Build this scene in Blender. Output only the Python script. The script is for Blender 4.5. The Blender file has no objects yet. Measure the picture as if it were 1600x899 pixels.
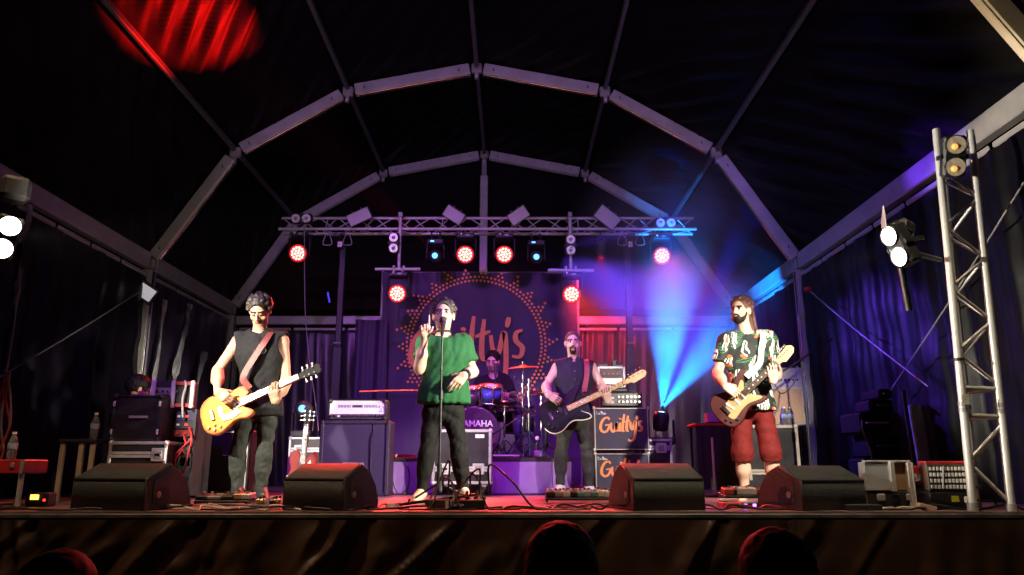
import bpy, math, random
import numpy as np
from mathutils import Vector, Matrix

random.seed(7); np.random.seed(7)
scene = bpy.context.scene
COL = scene.collection

# ---------------------------------------------------------------- camera, world, exposure
CAMZ = 0.265                      # eye height above the stage deck (deck top is z = 0)
PITCH = math.atan(283/1200.0)     # the camera looks up a little
FPX = 1200.0
cam_d = bpy.data.cameras.new('camera'); cam_d.sensor_width = 36; cam_d.lens = 27.0
cam_d.clip_start = 0.05; cam_d.clip_end = 500
cam = bpy.data.objects.new('camera', cam_d); COL.objects.link(cam)
cam.location = (0, 0, CAMZ); cam.rotation_euler = (math.pi/2 + PITCH, 0, 0)
scene.camera = cam

w = bpy.data.worlds.new('World'); scene.world = w; w.use_nodes = True
wn = w.node_tree; bg = wn.nodes['Background']
sky = wn.nodes.new('ShaderNodeTexSky'); sky.sky_type = 'NISHITA'; sky.sun_disc = False
sky.sun_elevation = math.radians(-6); sky.sun_rotation = math.radians(200)
wn.links.new(sky.outputs[0], bg.inputs[0]); bg.inputs[1].default_value = 0.0015   # night

scene.view_settings.view_transform = 'Standard'; scene.view_settings.look = 'None'
scene.view_settings.exposure = 0.0; scene.view_settings.gamma = 1.0
scene.view_settings.use_curve_mapping = False
cy = scene.cycles
cy.use_denoising = True
try: cy.denoiser = 'OPENIMAGEDENOISE'
except Exception: pass
cy.max_bounces = 5; cy.diffuse_bounces = 2; cy.glossy_bounces = 3; cy.transmission_bounces = 4
cy.volume_bounces = 0; cy.transparent_max_bounces = 6; cy.caustics_reflective = False; cy.caustics_refractive = False
cy.sample_clamp_indirect = 4.0

# ---------------------------------------------------------------- pixel to place
_c, _s = math.cos(PITCH), math.sin(PITCH)
def P(px, py, Y):
    """the point at distance Y in front of the camera that the photograph shows at (px, py)"""
    t = (449.5 - py)/FPX
    Z = Y*(_s + t*_c)/(_c - t*_s)
    return Vector(((px - 800)/FPX*(Y*_c + Z*_s), Y, Z + CAMZ))
def PX(px, z, Y):
    return (px - 800)/FPX*(Y*_c + (z - CAMZ)*_s)
def M_to(px, z, Y): return Vector((PX(px, z, Y), Y, z))

# ---------------------------------------------------------------- materials
MATS = {}
def mat(name, col, rough=0.6, metal=0.0, var=0.25, scale=12.0, bump=0.0, bscale=60.0, emit=None, es=0.0, trans=0.0, coat=0.0, stretch=None, spec=0.5):
    if name in MATS: return MATS[name]
    m = bpy.data.materials.new(name); m.use_nodes = True
    nt = m.node_tree; b = nt.nodes['Principled BSDF']
    b.inputs['Roughness'].default_value = rough; b.inputs['Metallic'].default_value = metal
    b.inputs['Transmission Weight'].default_value = trans
    b.inputs['Coat Weight'].default_value = coat; b.inputs['Specular IOR Level'].default_value = spec
    c4 = (*col, 1)
    if var > 0:
        tc = nt.nodes.new('ShaderNodeTexCoord'); mp = nt.nodes.new('ShaderNodeMapping')
        if stretch: mp.inputs['Scale'].default_value = stretch
        nt.links.new(tc.outputs['Object'], mp.inputs[0])
        n = nt.nodes.new('ShaderNodeTexNoise'); n.inputs['Scale'].default_value = scale; n.inputs['Detail'].default_value = 5
        nt.links.new(mp.outputs[0], n.inputs['Vector'])
        r = nt.nodes.new('ShaderNodeValToRGB')
        r.color_ramp.elements[0].position = 0.3; r.color_ramp.elements[1].position = 0.7
        r.color_ramp.elements[0].color = (*[max(0, x*(1 - var)) for x in col], 1)
        r.color_ramp.elements[1].color = (*[min(1, x*(1 + var)) for x in col], 1)
        nt.links.new(n.outputs['Fac'], r.inputs[0]); nt.links.new(r.outputs[0], b.inputs['Base Color'])
        mr = nt.nodes.new('ShaderNodeMapRange'); mr.inputs[3].default_value = max(0.03, rough - 0.12); mr.inputs[4].default_value = min(1, rough + 0.12)
        nt.links.new(n.outputs['Fac'], mr.inputs[0]); nt.links.new(mr.outputs[0], b.inputs['Roughness'])
        if bump > 0:
            n2 = nt.nodes.new('ShaderNodeTexNoise'); n2.inputs['Scale'].default_value = bscale; n2.inputs['Detail'].default_value = 3
            nt.links.new(mp.outputs[0], n2.inputs['Vector'])
            bp = nt.nodes.new('ShaderNodeBump'); bp.inputs['Strength'].default_value = bump; bp.inputs['Distance'].default_value = 0.01
            nt.links.new(n2.outputs['Fac'], bp.inputs['Height']); nt.links.new(bp.outputs[0], b.inputs['Normal'])
    else:
        b.inputs['Base Color'].default_value = c4
    if emit:
        b.inputs['Emission Color'].default_value = (*emit, 1); b.inputs['Emission Strength'].default_value = es
    MATS[name] = m
    return m

alu = mat('aluminium', (0.52, 0.50, 0.48), 0.42, 0.35, 0.12, 6, 0.05)
purlm = mat('dark_purlin_metal', (0.085, 0.083, 0.088), 0.5, 0.2, 0.15, 6)
alud = mat('dull_aluminium', (0.34, 0.33, 0.32), 0.5, 0.3, 0.15, 6)
chrome = mat('chrome', (0.8, 0.8, 0.8), 0.16, 1.0, 0.06)
steel = mat('painted_truss', (0.66, 0.65, 0.62), 0.42, 0.25, 0.15, 9)
blackm = mat('black_metal', (0.012, 0.012, 0.013), 0.45, 0.0, 0.3, 20)
blackp = mat('black_plastic', (0.016, 0.016, 0.017), 0.5, 0.0, 0.3, 30, 0.1)
tolex = mat('black_tolex', (0.022, 0.022, 0.023), 0.55, 0.0, 0.3, 40, 0.35, 240)
wedgem = mat('textured_black_paint', (0.036, 0.040, 0.037), 0.5, 0.0, 0.35, 25, 0.6, 150)
grillecloth = mat('grille_cloth', (0.030, 0.016, 0.060), 0.75, 0.0, 0.2, 50, 0.3, 300)
navyply = mat('laminated_ply', (0.020, 0.017, 0.022), 0.38, 0.0, 0.2, 8, 0.06, 90)
white = mat('white_paint', (0.75, 0.74, 0.72), 0.5, 0.0, 0.08, 20)
roofm = mat('black_roof_sheet', (0.005, 0.005, 0.006), 0.5, 0.0, 0.25, 3, 0.15, 14, spec=0.04)
sidem = mat('shaded_wall_sheet', (0.0035, 0.003, 0.0055), 0.42, 0.0, 0.25, 4, 0.25, 9, spec=0.12)  # copy of the wall sheet, darkened in colour for the shade along the sides
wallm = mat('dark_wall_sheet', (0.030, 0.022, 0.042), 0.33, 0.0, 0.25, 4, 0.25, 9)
bannerm = mat('banner_print_cloth', (0.036, 0.014, 0.068), 0.6, 0.0, 0.22, 2.5, 0.2, 6)
salmon = mat('salmon_print', (0.92, 0.29, 0.085), 0.55, 0.0, 0.12, 10)
deckm = mat('stage_deck', (0.16, 0.10, 0.10), 0.36, 0.0, 0.4, 5, 0.25, 60)
skirtm = mat('skirt_satin', (0.036, 0.018, 0.009), 0.46, 0.0, 0.3, 7, 0.1, 25, spec=0.35)
rubber = mat('cable_rubber', (0.014, 0.014, 0.015), 0.42, 0.0, 0.2, 20)
redcab = mat('red_cable', (0.5, 0.03, 0.02), 0.45, 0.0, 0.2, 20)
whitecab = mat('pale_cable', (0.62, 0.60, 0.50), 0.5, 0.0, 0.15, 20)
glassm = mat('clear_plastic', (0.85, 0.9, 0.92), 0.08, 0.0, 0.0, trans=0.85)
redp = mat('red_paint', (0.42, 0.02, 0.025), 0.45, 0.0, 0.25, 12)
drape = mat('riser_drape', (0.27, 0.14, 0.40), 0.8, 0.0, 0.15, 5, 0.2, 40)

# ---------------------------------------------------------------- objects
ROOT = {}
def thing(name, label, cat, loc=(0, 0, 0), rz=0.0, group=None):
    o = bpy.data.objects.new(name, None); COL.objects.link(o)
    o.empty_display_size = 0.1
    o.location = loc; o.rotation_euler = (0, 0, rz)
    o['label'] = label; o['category'] = cat
    if group: o['group'] = group
    ROOT[o.name] = Matrix.Translation(Vector(loc)) @ Matrix.Rotation(rz, 4, 'Z')
    return o
def tag(o, label, cat, group=None):
    o['label'] = label; o['category'] = cat
    if group: o['group'] = group
    return o
def setp(o, parent):
    if parent is not None:
        o.parent = parent
        ROOT[o.name] = ROOT.get(parent.name, Matrix.Identity(4))
def dup(o, parent=None):
    c = o.copy(); COL.objects.link(c)
    if parent is not None: c.parent = parent
    ROOT[c.name] = ROOT.get(parent.name if parent else o.name, Matrix.Identity(4))
    for ch in list(o.children): dup(ch, c)
    return c

def frame_z(d):
    """rotation whose z axis is d"""
    d = Vector(d).normalized()
    return d.to_track_quat('Z', 'Y').to_matrix()

class MB:
    def __init__(s): s.v = []; s.f = []; s.m = []; s.sm = []
    def add(s, vs, fs, mi=0, smooth=False):
        b = len(s.v); s.v += [tuple(v) for v in vs]
        for f in fs: s.f.append(tuple(i + b for i in f)); s.m.append(mi); s.sm.append(smooth)
        return s
    def box(s, c, size, R=None, mi=0, bev=0.0):
        x, y, z = [q/2 for q in size]; c = Vector(c)
        if bev > 0:
            b = min(bev, x*.9, y*.9, z*.9); vs = []
            for sx in (-1, 1):
                for sy in (-1, 1):
                    for sz in (-1, 1):
                        vs += [(sx*(x - b), sy*(y - b), sz*z), (sx*(x - b), sy*y, sz*(z - b)), (sx*x, sy*(y - b), sz*(z - b))]
            def I(sx, sy, sz, k): return (((sx > 0)*4) + ((sy > 0)*2) + (sz > 0))*3 + k
            fs = []
            for q in (-1, 1):
                fs.append([I(-1, -1, q, 0), I(1, -1, q, 0), I(1, 1, q, 0), I(-1, 1, q, 0)][::q])
                fs.append([I(-1, q, -1, 1), I(-1, q, 1, 1), I(1, q, 1, 1), I(1, q, -1, 1)][::q])
                fs.append([I(q, -1, -1, 2), I(q, 1, -1, 2), I(q, 1, 1, 2), I(q, -1, 1, 2)][::q])
            for a in (-1, 1):
                for e in (-1, 1):
                    fs.append([I(-1, a, e, 0), I(1, a, e, 0), I(1, a, e, 1), I(-1, a, e, 1)][::-a*e])
                    fs.append([I(a, -1, e, 0), I(a, 1, e, 0), I(a, 1, e, 2), I(a, -1, e, 2)][::a*e])
                    fs.append([I(a, e, -1, 1), I(a, e, 1, 1), I(a, e, 1, 2), I(a, e, -1, 2)][::-a*e])
                    for g in (-1, 1):
                        fs.append([I(a, e, g, 0), I(a, e, g, 1), I(a, e, g, 2)][::-a*e*g])
        else:
            vs = [(-x, -y, -z), (x, -y, -z), (x, y, -z), (-x, y, -z), (-x, -y, z), (x, -y, z), (x, y, z), (-x, y, z)]
            fs = [(0, 3, 2, 1), (4, 5, 6, 7), (0, 1, 5, 4), (1, 2, 6, 5), (2, 3, 7, 6), (3, 0, 4, 7)]
        if R is not None: vs = [R @ Vector(v) for v in vs]
        return s.add([c + Vector(v) for v in vs], fs, mi)
    def tube(s, p0, p1, r0, r1=None, n=12, mi=0, cap=True):
        p0 = Vector(p0); p1 = Vector(p1); r1 = r0 if r1 is None else r1
        R = frame_z(p1 - p0); vs = []
        for k in range(n):
            a = 2*math.pi*k/n; d = R @ Vector((math.cos(a), math.sin(a), 0))
            vs += [p0 + d*r0, p1 + d*r1]
        s.add(vs, [(2*k, 2*((k + 1) % n), 2*((k + 1) % n) + 1, 2*k + 1) for k in range(n)], mi, True)
        if cap:
            s.add(vs[0::2], [tuple(range(n))[::-1]], mi); s.add(vs[1::2], [tuple(range(n))], mi)
        return s
    def path(s, pts, r, n=8, mi=0, flat=None):
        pts = [Vector(p) for p in pts]; N = len(pts)
        rs = r if isinstance(r, (list, tuple)) else [r]*N
        vs = []; up = Vector((0.13, 0.31, 0.94)).normalized()
        for i, p in enumerate(pts):
            t = (pts[min(i + 1, N - 1)] - pts[max(i - 1, 0)])
            if t.length < 1e-9: t = Vector((0, 0, 1))
            t.normalize()
            a = t.cross(up)
            if a.length < 1e-4: a = t.orthogonal()
            a.normalize(); b = a.cross(t); up = b
            for k in range(n):
                q = 2*math.pi*k/n
                vs.append(p + a*math.cos(q)*rs[i] + b*math.sin(q)*rs[i]*(flat or 1))
        fs = [(i*n + k, i*n + (k + 1) % n, (i + 1)*n + (k + 1) % n, (i + 1)*n + k) for i in range(N - 1) for k in range(n)]
        s.add(vs, fs, mi, True)
        s.add(vs[:n], [tuple(range(n))[::-1]], mi); s.add(vs[-n:], [tuple(range(n))], mi)
        return s
    def lathe(s, prof, n=24, Mx=None, mi=0, smooth=True):
        Mx = Mx or Matrix.Identity(4); vs = []
        for (r, z) in prof:
            for k in range(n):
                a = 2*math.pi*k/n; vs.append(Mx @ Vector((r*math.cos(a), r*math.sin(a), z)))
        L = len(prof)
        fs = [(i*n + k, i*n + (k + 1) % n, (i + 1)*n + (k + 1) % n, (i + 1)*n + k) for i in range(L - 1) for k in range(n)]
        s.add(vs, fs, mi, smooth)
        s.add(vs[:n], [tuple(range(n))[::-1]], mi); s.add(vs[-n:], [tuple(range(n))], mi)
        return s
    def ball(s, c, r, n=12, mi=0, R=None):
        rx = r if isinstance(r, (tuple, list)) else (r, r, r); c = Vector(c)
        m = n//2; vs = [Vector((0, 0, -1))]; fs = []
        for i in range(1, m):
            t = -math.pi/2 + math.pi*i/m
            for k in range(n): vs.append(Vector((math.cos(t)*math.cos(2*math.pi*k/n), math.cos(t)*math.sin(2*math.pi*k/n), math.sin(t))))
        vs.append(Vector((0, 0, 1)))
        for k in range(n): fs.append((0, 1 + (k + 1) % n, 1 + k))
        for i in range(m - 2):
            for k in range(n):
                a = 1 + i*n; fs.append((a + k, a + (k + 1) % n, a + n + (k + 1) % n, a + n + k))
        L = len(vs) - 1; a = 1 + (m - 2)*n
        for k in range(n): fs.append((a + k, a + (k + 1) % n, L))
        vs = [Vector((v.x*rx[0], v.y*rx[1], v.z*rx[2])) for v in vs]
        if R is not None: vs = [R @ v for v in vs]
        return s.add([c + v for v in vs], fs, mi, True)
    def prism(s, poly, d0, d1, Mx=None, mi=0, mi_cap=None, bev=0.0):
        """poly: 2-D outline (counter-clockwise in x,y), extruded along z from d0 to d1"""
        Mx = Mx or Matrix.Identity(4); n = len(poly)
        if bev > 0:
            ins = []
            for i in range(n):
                a = Vector(poly[i - 1]); b = Vector(poly[i]); c = Vector(poly[(i + 1) % n])
                t = (c - a); t = Vector((-t.y, t.x)); t.normalize() if t.length > 0 else None
                ins.append((b.x + t.x*bev, b.y + t.y*bev))
            loops = [[(x, y, d0) for x, y in ins], [(x, y, d0 + bev) for x, y in poly], [(x, y, d1 - bev) for x, y in poly], [(x, y, d1) for x, y in ins]]
        else: loops = [[(x, y, d0) for x, y in poly], [(x, y, d1) for x, y in poly]]
        vs = [Mx @ Vector(v) for L in loops for v in L]
        for j in range(len(loops) - 1):
            s.add(vs[j*n:(j + 2)*n], [(k, (k + 1) % n, n + (k + 1) % n, n + k) for k in range(n)], mi, bev > 0)
        mc = mi if mi_cap is None else mi_cap
        s.add(vs[:n], [tuple(range(n))[::-1]], mc); s.add(vs[-n:], [tuple(range(n))], mc)
        return s
    def grid(s, fn, nu, nv, mi=0):
        vs = [fn(i/nu, j/nv) for j in range(nv + 1) for i in range(nu + 1)]
        fs = [(j*(nu + 1) + i, j*(nu + 1) + i + 1, (j + 1)*(nu + 1) + i + 1, (j + 1)*(nu + 1) + i) for j in range(nv) for i in range(nu)]
        return s.add(vs, fs, mi, True)
    def build(s, name, mats, parent=None, world=False, Mx=None):
        me = bpy.data.meshes.new(name)
        vs = s.v
        if Mx is not None: vs = [Mx @ Vector(v) for v in vs]
        if world and parent is not None:
            inv = ROOT.get(parent.name, Matrix.Identity(4)).inverted(); vs = [inv @ Vector(v) for v in vs]
        me.from_pydata([tuple(v) for v in vs], [], s.f)
        if not isinstance(mats, (list, tuple)): mats = [mats]
        for m in mats: me.materials.append(m)
        me.polygons.foreach_set('material_index', s.m); me.polygons.foreach_set('use_smooth', s.sm)
        me.update()
        o = bpy.data.objects.new(name, me); COL.objects.link(o); setp(o, parent)
        return o
def obj_from(name, me, parent=None, Mx=None):
    o = bpy.data.objects.new(name, me); COL.objects.link(o); setp(o, parent)
    if Mx is not None: o.matrix_basis = Mx
    return o
_unit = {}
def rod(name, p0, p1, r, m, parent, world=True, n=10):
    """a round bar; alike bars share one mesh"""
    key = (m.name, n)
    if key not in _unit:
        t = MB().tube((0, 0, 0), (0, 0, 1), 1.0, n=n).build('bar', m); _unit[key] = t.data
        bpy.data.objects.remove(t)
    p0 = Vector(p0); p1 = Vector(p1)
    if world:
        inv = ROOT.get(parent.name, Matrix.Identity(4)).inverted(); p0 = inv @ p0; p1 = inv @ p1
    d = p1 - p0
    Mx = Matrix.Translation(p0) @ frame_z(d).to_4x4() @ Matrix.Diagonal((r, r, d.length, 1))
    return obj_from(name, _unit[key], parent, Mx)
def beam_box(name, p0, p1, wa, wb, m, parent, upv=(0, 1, 0)):
    """rectangular bar from p0 to p1, wa across, wb along upv"""
    p0 = Vector(p0); p1 = Vector(p1); z = (p1 - p0).normalized(); y = Vector(upv); y = (y - z*y.dot(z)).normalized(); x = y.cross(z)
    R = Matrix((x, y, z)).transposed()
    return MB().box((p0 + p1)/2, (wa, wb, (p1 - p0).length), R, bev=0.012).build(name, m, parent, True)
def smooth_path(pts, per=8):
    pts = [Vector(p) for p in pts]; out = []
    q = [2*pts[0] - pts[1]] + pts + [2*pts[-1] - pts[-2]]
    for i in range(1, len(q) - 2):
        a, b, c, d = q[i - 1:i + 3]
        for k in range(per):
            t = k/per
            out.append(0.5*((2*b) + (c - a)*t + (2*a - 5*b + 4*c - d)*t*t + (3*b - a - 3*c + d)*t**3))
    out.append(pts[-1]); return out
def text_mesh(body, size, m, parent, Mx, name='lettering', extrude=0.0015, shear=0.0, sx=1.0, bold=0.0):
    cu = bpy.data.curves.new('txt', 'FONT'); cu.body = body; cu.size = size; cu.extrude = extrude; cu.align_x = 'CENTER'; cu.align_y = 'CENTER'; cu.shear = shear; cu.resolution_u = 2; cu.offset = bold
    t = bpy.data.objects.new('txt', cu); COL.objects.link(t)
    dg = bpy.context.evaluated_depsgraph_get()
    me = bpy.data.meshes.new_from_object(t.evaluated_get(dg)); bpy.data.objects.remove(t)
    me.name = name; me.materials.clear(); me.materials.append(m)
    return obj_from(name, me, parent, Mx @ Matrix.Diagonal((sx, 1, 1, 1)))
def spot(name, loc, target, energy, col, deg, blend=0.3, rad=0.05, parent=None):
    L = bpy.data.lights.new(name, 'SPOT'); L.energy = energy; L.color = col; L.spot_size = math.radians(deg); L.spot_blend = blend
    L.shadow_soft_size = rad
    o = bpy.data.objects.new(name, L); COL.objects.link(o)
    loc = Vector(loc); d = Vector(target) - loc
    W = Matrix.Translation(loc) @ (-d).to_track_quat('Z', 'Y').to_matrix().to_4x4()
    if parent is not None:
        o.parent = parent; o.matrix_basis = ROOT[parent.name].inverted() @ W
    else: o.matrix_basis = W
    return o
FRONT = Matrix(((1, 0, 0, 0), (0, 0, -1, 0), (0, 1, 0, 0), (0, 0, 0, 1)))   # x right, y up, z towards the audience

GUILTY = [
 [(.50,.60),(.40,.70),(.22,.64),(.07,.40),(.05,.14),(.20,.01),(.38,.10),(.47,.34),(.27,.33)],
 [(.57,.45),(.55,.17),(.64,.02),(.77,.16),(.82,.45),(.81,.12),(.90,.04)],
 [(.99,.45),(.96,.12),(1.03,.02)], [(1.01,.60),(1.03,.66)],
 [(1.23,.85),(1.15,.46),(1.11,.10),(1.19,.01)],
 [(1.41,.77),(1.33,.38),(1.31,.08),(1.40,.03)], [(1.22,.47),(1.50,.54)],
 [(1.50,.47),(1.51,.22),(1.60,.12),(1.74,.50),(1.74,.12),(1.66,-.32),(1.46,-.44),(1.36,-.36)],
 [(1.86,.76),(1.80,.58)],
 [(2.08,.50),(1.96,.46),(1.94,.32),(2.04,.18),(1.98,.03),(1.84,.05)]]
def brush_text(strokes, sc, w, m, parent, Mx, name='lettering'):
    b = MB()
    for si, st in enumerate(strokes):
        pts = smooth_path([(x*sc, y*sc, si*.0011) for x, y in st], 7); N = len(pts); L = []
        for i, p in enumerate(pts):
            t = pts[min(i + 1, N - 1)] - pts[max(i - 1, 0)]; t.normalize(); nrm = Vector((-t.y, t.x, 0))
            ww = w*(0.55 + 0.55*math.sin(math.pi*(0.12 + 0.8*i/(N - 1))))*(0.8 + 0.35*abs(t.y))
            L += [p - nrm*ww, p + nrm*ww]
        top = [v + Vector((0, 0, .002)) for v in L]
        fs = [(2*i, 2*i + 2, 2*i + 3, 2*i + 1) for i in range(N - 1)]
        b.add(top, fs); b.add(L + top, [(2*i, 2*N + 2*i, 2*N + 2*i + 2, 2*i + 2) for i in range(N - 1)] + [(2*i + 1, 2*i + 3, 2*N + 2*i + 3, 2*N + 2*i + 1) for i in range(N - 1)])
    return b.build(name, m, parent, Mx=Mx)

# ================================================================ the setting
GZ = -1.35                       # ground below the stage
EDGE = 4.98                      # front edge of the stage
g = MB().grid(lambda u, v: Vector((-16 + 32*u, -8 + 32*v, GZ)), 8, 8).build('ground', mat('dark_asphalt', (0.05, 0.048, 0.045), 0.9, 0, 0.3, 3, 0.3, 40)); g['kind'] = 'structure'
sd = MB().box((-0.5, (EDGE + 13.3)/2, -0.06), (11.0, 13.3 - EDGE, 0.12)).build('stage_floor', deckm); sd['kind'] = 'structure'
for i in range(9):               # the decking sheets that the front edge shows
    for j in range(2):
        x = -0.5 + (i - 4)*1.22
        MB().box((x, EDGE + 0.62 + j*1.22, 0.002), (1.212, 1.212, 0.004)).build('deck_panel', deckm, sd)
MB().box((-0.5, EDGE - 0.012, -0.022), (11.0, 0.024, 0.03), bev=0.006).build('edge_trim', mat('worn_edge_trim', (0.075, 0.07, 0.065), 0.5, 0.2, 0.6, 9), sd)

def skirt():
    rnd = np.random.RandomState(3)
    n = 72; gx = np.sort(rnd.uniform(-6.2, 5.2, n)); sl = np.repeat(rnd.uniform(-1.5, 1.5, n//6), 6)*rnd.uniform(.5, 1.2, n); am = rnd.uniform(.012, .060, n); wd = rnd.uniform(.03, .11, n); v0 = rnd.uniform(-.05, .25, n); v1 = rnd.uniform(.3, 1.3, n)
    nu, nv = 1300, 40
    xs = -6 + 11.0*np.arange(nu + 1)/nu; D = np.zeros((nv + 1, nu + 1))
    for j in range(nv + 1):
        v = (j/nv)**1.3
        for k in range(n):
            q = xs - gx[k] - sl[k]*v; e = np.clip((v - v0[k])/.08 + .6, .25, 1)*np.clip((v1[k] - v)/.25, 0, 1)
            D[j] += am[k]*e*(np.exp(-np.abs(q/(wd[k]*(.6 + v)))**1.4) - .55*np.exp(-((q - wd[k]*1.7)/(wd[k]*(.7 + v)))**2))
        D[j] += .007*np.sin(xs*29 + 5*np.sin(xs*1.7 + v*3))*(.4 + v) 
    def fn(u, w):
        i_, j_ = int(round(u*nu)), int(round(w*nv)); v = (j_/nv)**1.3
        return Vector((xs[i_], EDGE - 0.045 - max(-.03, D[j_, i_]), -0.042 + (GZ + 0.05)*v))
    o = MB().grid(fn, nu, nv).build('stage_skirt', skirtm)
    return tag(o, 'brown black satin skirt gathered along the front of the stage', 'skirt')
skirt()

# ---------------------------------------------------------------- the marquee
TC = -0.50; Z0 = CAMZ
PROF = [(-4.33, 2.66), (-3.32, 4.25), (-1.81, 5.17), (0, 5.53), (1.81, 5.17), (3.32, 4.25), (4.33, 2.66)]
PROF = [(TC + x, z + Z0) for x, z in PROF]
YN, YF, YB = 4.9, 9.9, 12.97
tent = thing('marquee_tent', 'large dark marquee with grey metal arches spanning the whole stage', 'tent', (TC, YF, GZ))
def hookmark(p, parent):
    MB().tube(p + Vector((0, -.004, .02)), p + Vector((0, -.012, -.02)), 0.006, n=6).ball(p + Vector((.012, -.012, -.022)), .008, 6).build('hook', blackm, parent, True)
def arch(Y, width=0.165, deep=0.11, m=alu):
    for i in range(6):
        a = Vector((PROF[i][0], Y, PROF[i][1])); b = Vector((PROF[i + 1][0], Y, PROF[i + 1][1])); d = (b - a).normalized()
        o = beam_box('arch_beam', a + d*0.10, b - d*0.10, width, deep, m, tent)
        nrm = Vector((d.z, 0, -d.x))
        if nrm.z > 0: nrm = -nrm
        x1 = a + d*.12 + nrm*(width/2 + .012); x2 = b - d*.12 + nrm*(width/2 + .012)
        beam_box('flange', x1 - Vector((0, .02, 0)), x2 - Vector((0, .02, 0)), 0.016, 0.05, chrome if Y == YF else m, o)
        for f in (0.13, 0.86):
            hookmark(a.lerp(b, f) + Vector((0, -deep/2, 0)), o)
    for i in range(7):
        p = Vector((PROF[i][0], Y, PROF[i][1]))
        MB().box(p, (0.15, deep*0.75, 0.15), bev=.02).box(p + Vector((0, -.02, -.13)), (.05, .05, .09)).box(p + Vector((0, -.05, -.15)), (.022, .02, .022), mi=1).build('joint', [alud, white], tent, True)
for Y in (YF, YB, YN): arch(Y)
for x, z in (PROF[0], PROF[6]):
    for Y in (YN, YF, YB):
        o = beam_box('post', (x, Y, GZ), (x, Y, z - .09), 0.15, 0.13, alu, tent)
        sx = 1 if x < TC else -1
        beam_box('flange', (x + sx*.085, Y - .05, GZ), (x + sx*.085, Y - .05, z - .12), 0.018, 0.05, chrome, o)
for i in range(1, 6):
    for (ya, yb) in ((YN, YF), (YF, YB)):
        x, z = PROF[i]
        if i == 3: z -= .02
        beam_box('purlin', (x, ya + .07, z + .03), (x, yb - .07, z + .03), 0.055, 0.075, purlm, tent, (0, 0, 1))
for i in (0, 6):
    x, z = PROF[i]; sx = 1 if x < TC else -1
    for (ya, yb) in ((YN, YF), (YF, YB)):
        beam_box('eave_beam', (x, ya + .09, z + .02), (x, yb - .09, z + .02), 0.11, 0.21, alu, tent, (0, 0, 1))
        n = 7 if yb == YF else 4
        for k in range(n):                                   # curtain track below the eave, in lengths with gaps
            q0 = ya + .1 + (yb - ya - .2)*(k + .04)/n; q1 = ya + .1 + (yb - ya - .2)*(k + .96)/n
            beam_box('curtain_track', (x + sx*.02, q0, z - .17), (x + sx*.02, q1, z - .17), 0.03, 0.055, alu, tent, (0, 0, 1))
# gable end: beam at eave height, its track and the middle post
xl, zl = PROF[0]; xr, zr = PROF[6]
beam_box('gable_beam', (xl + .1, YB, 2.74), (xr - .1, YB, 2.74), 0.10, 0.15, alu, tent, (0, 0, 1))
for k in range(9):
    q0 = xl + .15 + (xr - xl - .3)*(k + .02)/9; q1 = xl + .15 + (xr - xl - .3)*(k + .97)/9
    beam_box('curtain_track', (q0, YB - .03, 2.585), (q1, YB - .03, 2.585), 0.03, 0.05, alu, tent, (0, 0, 1))
zt = PROF[3][1]
beam_box('gable_post', (PROF[3][0], YB, 2.85), (PROF[3][0], YB, zt - .42), 0.14, 0.12, alu, tent)
beam_box('post_head', (PROF[3][0], YB, zt - .42), (PROF[3][0], YB, zt - .1), 0.09, 0.08, alud, tent)
beam_box('gable_post', (PROF[3][0], YB, GZ), (PROF[3][0], YB, 2.64), 0.14, 0.12, alu, tent)
rnd = np.random.RandomState(11)
for i in range(6):                                           # roof sheets, wrinkled
    a = PROF[i]; b = PROF[i + 1]; nx, nz = -(b[1] - a[1]), (b[0] - a[0]); L = math.hypot(nx, nz); nx, nz = nx/L, nz/L
    for (ya, yb) in ((YN - 1.2, YF), (YF, YB)):
        f1, f2, f3 = rnd.uniform(0, 6, 3)
        def fn(u, v, a=a, b=b, ya=ya, yb=yb, nx=nx, nz=nz, L=L):
            y = ya + (yb - ya)*v; s = u*L
            q = s*1.15 + y*0.95
            ed = min(1, 6*u, 6*(1 - u))
            o = 0.11 + ed*(0.028*math.sin(q*13 + f1 + 1.4*math.sin(y*1.7)) + 0.012*math.sin(q*29 + s*4 + f2) + .008*math.sin(s*17 + y*9 + f3))
            return Vector((a[0] + (b[0] - a[0])*u + nx*o, y, a[1] + (b[1] - a[1])*u + nz*o))
        MB().grid(fn, 60, 110).build('roof_sheet', roofm, tent, True)
def curtain(p0, p1, zb, nrm, seed, nu=120, amp=.05, name='wall_curtain', m=wallm):
    r = np.random.RandomState(seed); ks = r.uniform(4, 34, 9); ph = r.rand(9)*6.3; am = r.uniform(.3, 1, 9)*amp/np.sqrt(ks)*1.6
    p0 = Vector(p0); p1 = Vector(p1); L = (p1 - p0).length; nrm = Vector(nrm)
    def fn(u, v):
        p = p0.lerp(p1, u); z = p.z + (zb - p.z)*v
        x = u*L + .10*math.sin(3*v + seed)
        d = sum(am[k]*math.sin(ks[k]*x + ph[k] + 1.2*v*math.sin(k)) for k in range(9))*(0.35 + .9*v)
        d += .015*math.sin(9*v*L + 5*x)*math.sin(4*x + seed)
        return Vector((p.x, p.y, z)) + nrm*d
    return MB().grid(fn, nu, 26).build(name, m, tent, True)
for (ya, yb, sd_) in ((YN, YF, 1), (YF, YB, 2)):
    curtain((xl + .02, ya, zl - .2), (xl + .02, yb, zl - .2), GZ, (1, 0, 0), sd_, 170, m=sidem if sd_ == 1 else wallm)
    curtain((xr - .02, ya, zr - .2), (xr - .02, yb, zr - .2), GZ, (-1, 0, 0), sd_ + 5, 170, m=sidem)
for k in range(6):
    q0 = xl + (xr - xl)*k/6; q1 = xl + (xr - xl)*(k + 1)/6
    curtain((q0, YB + .10, 2.62), (q1 + .03, YB + .10, 2.62), GZ, (0, -1, 0), 20 + k, 90, .04)
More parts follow.
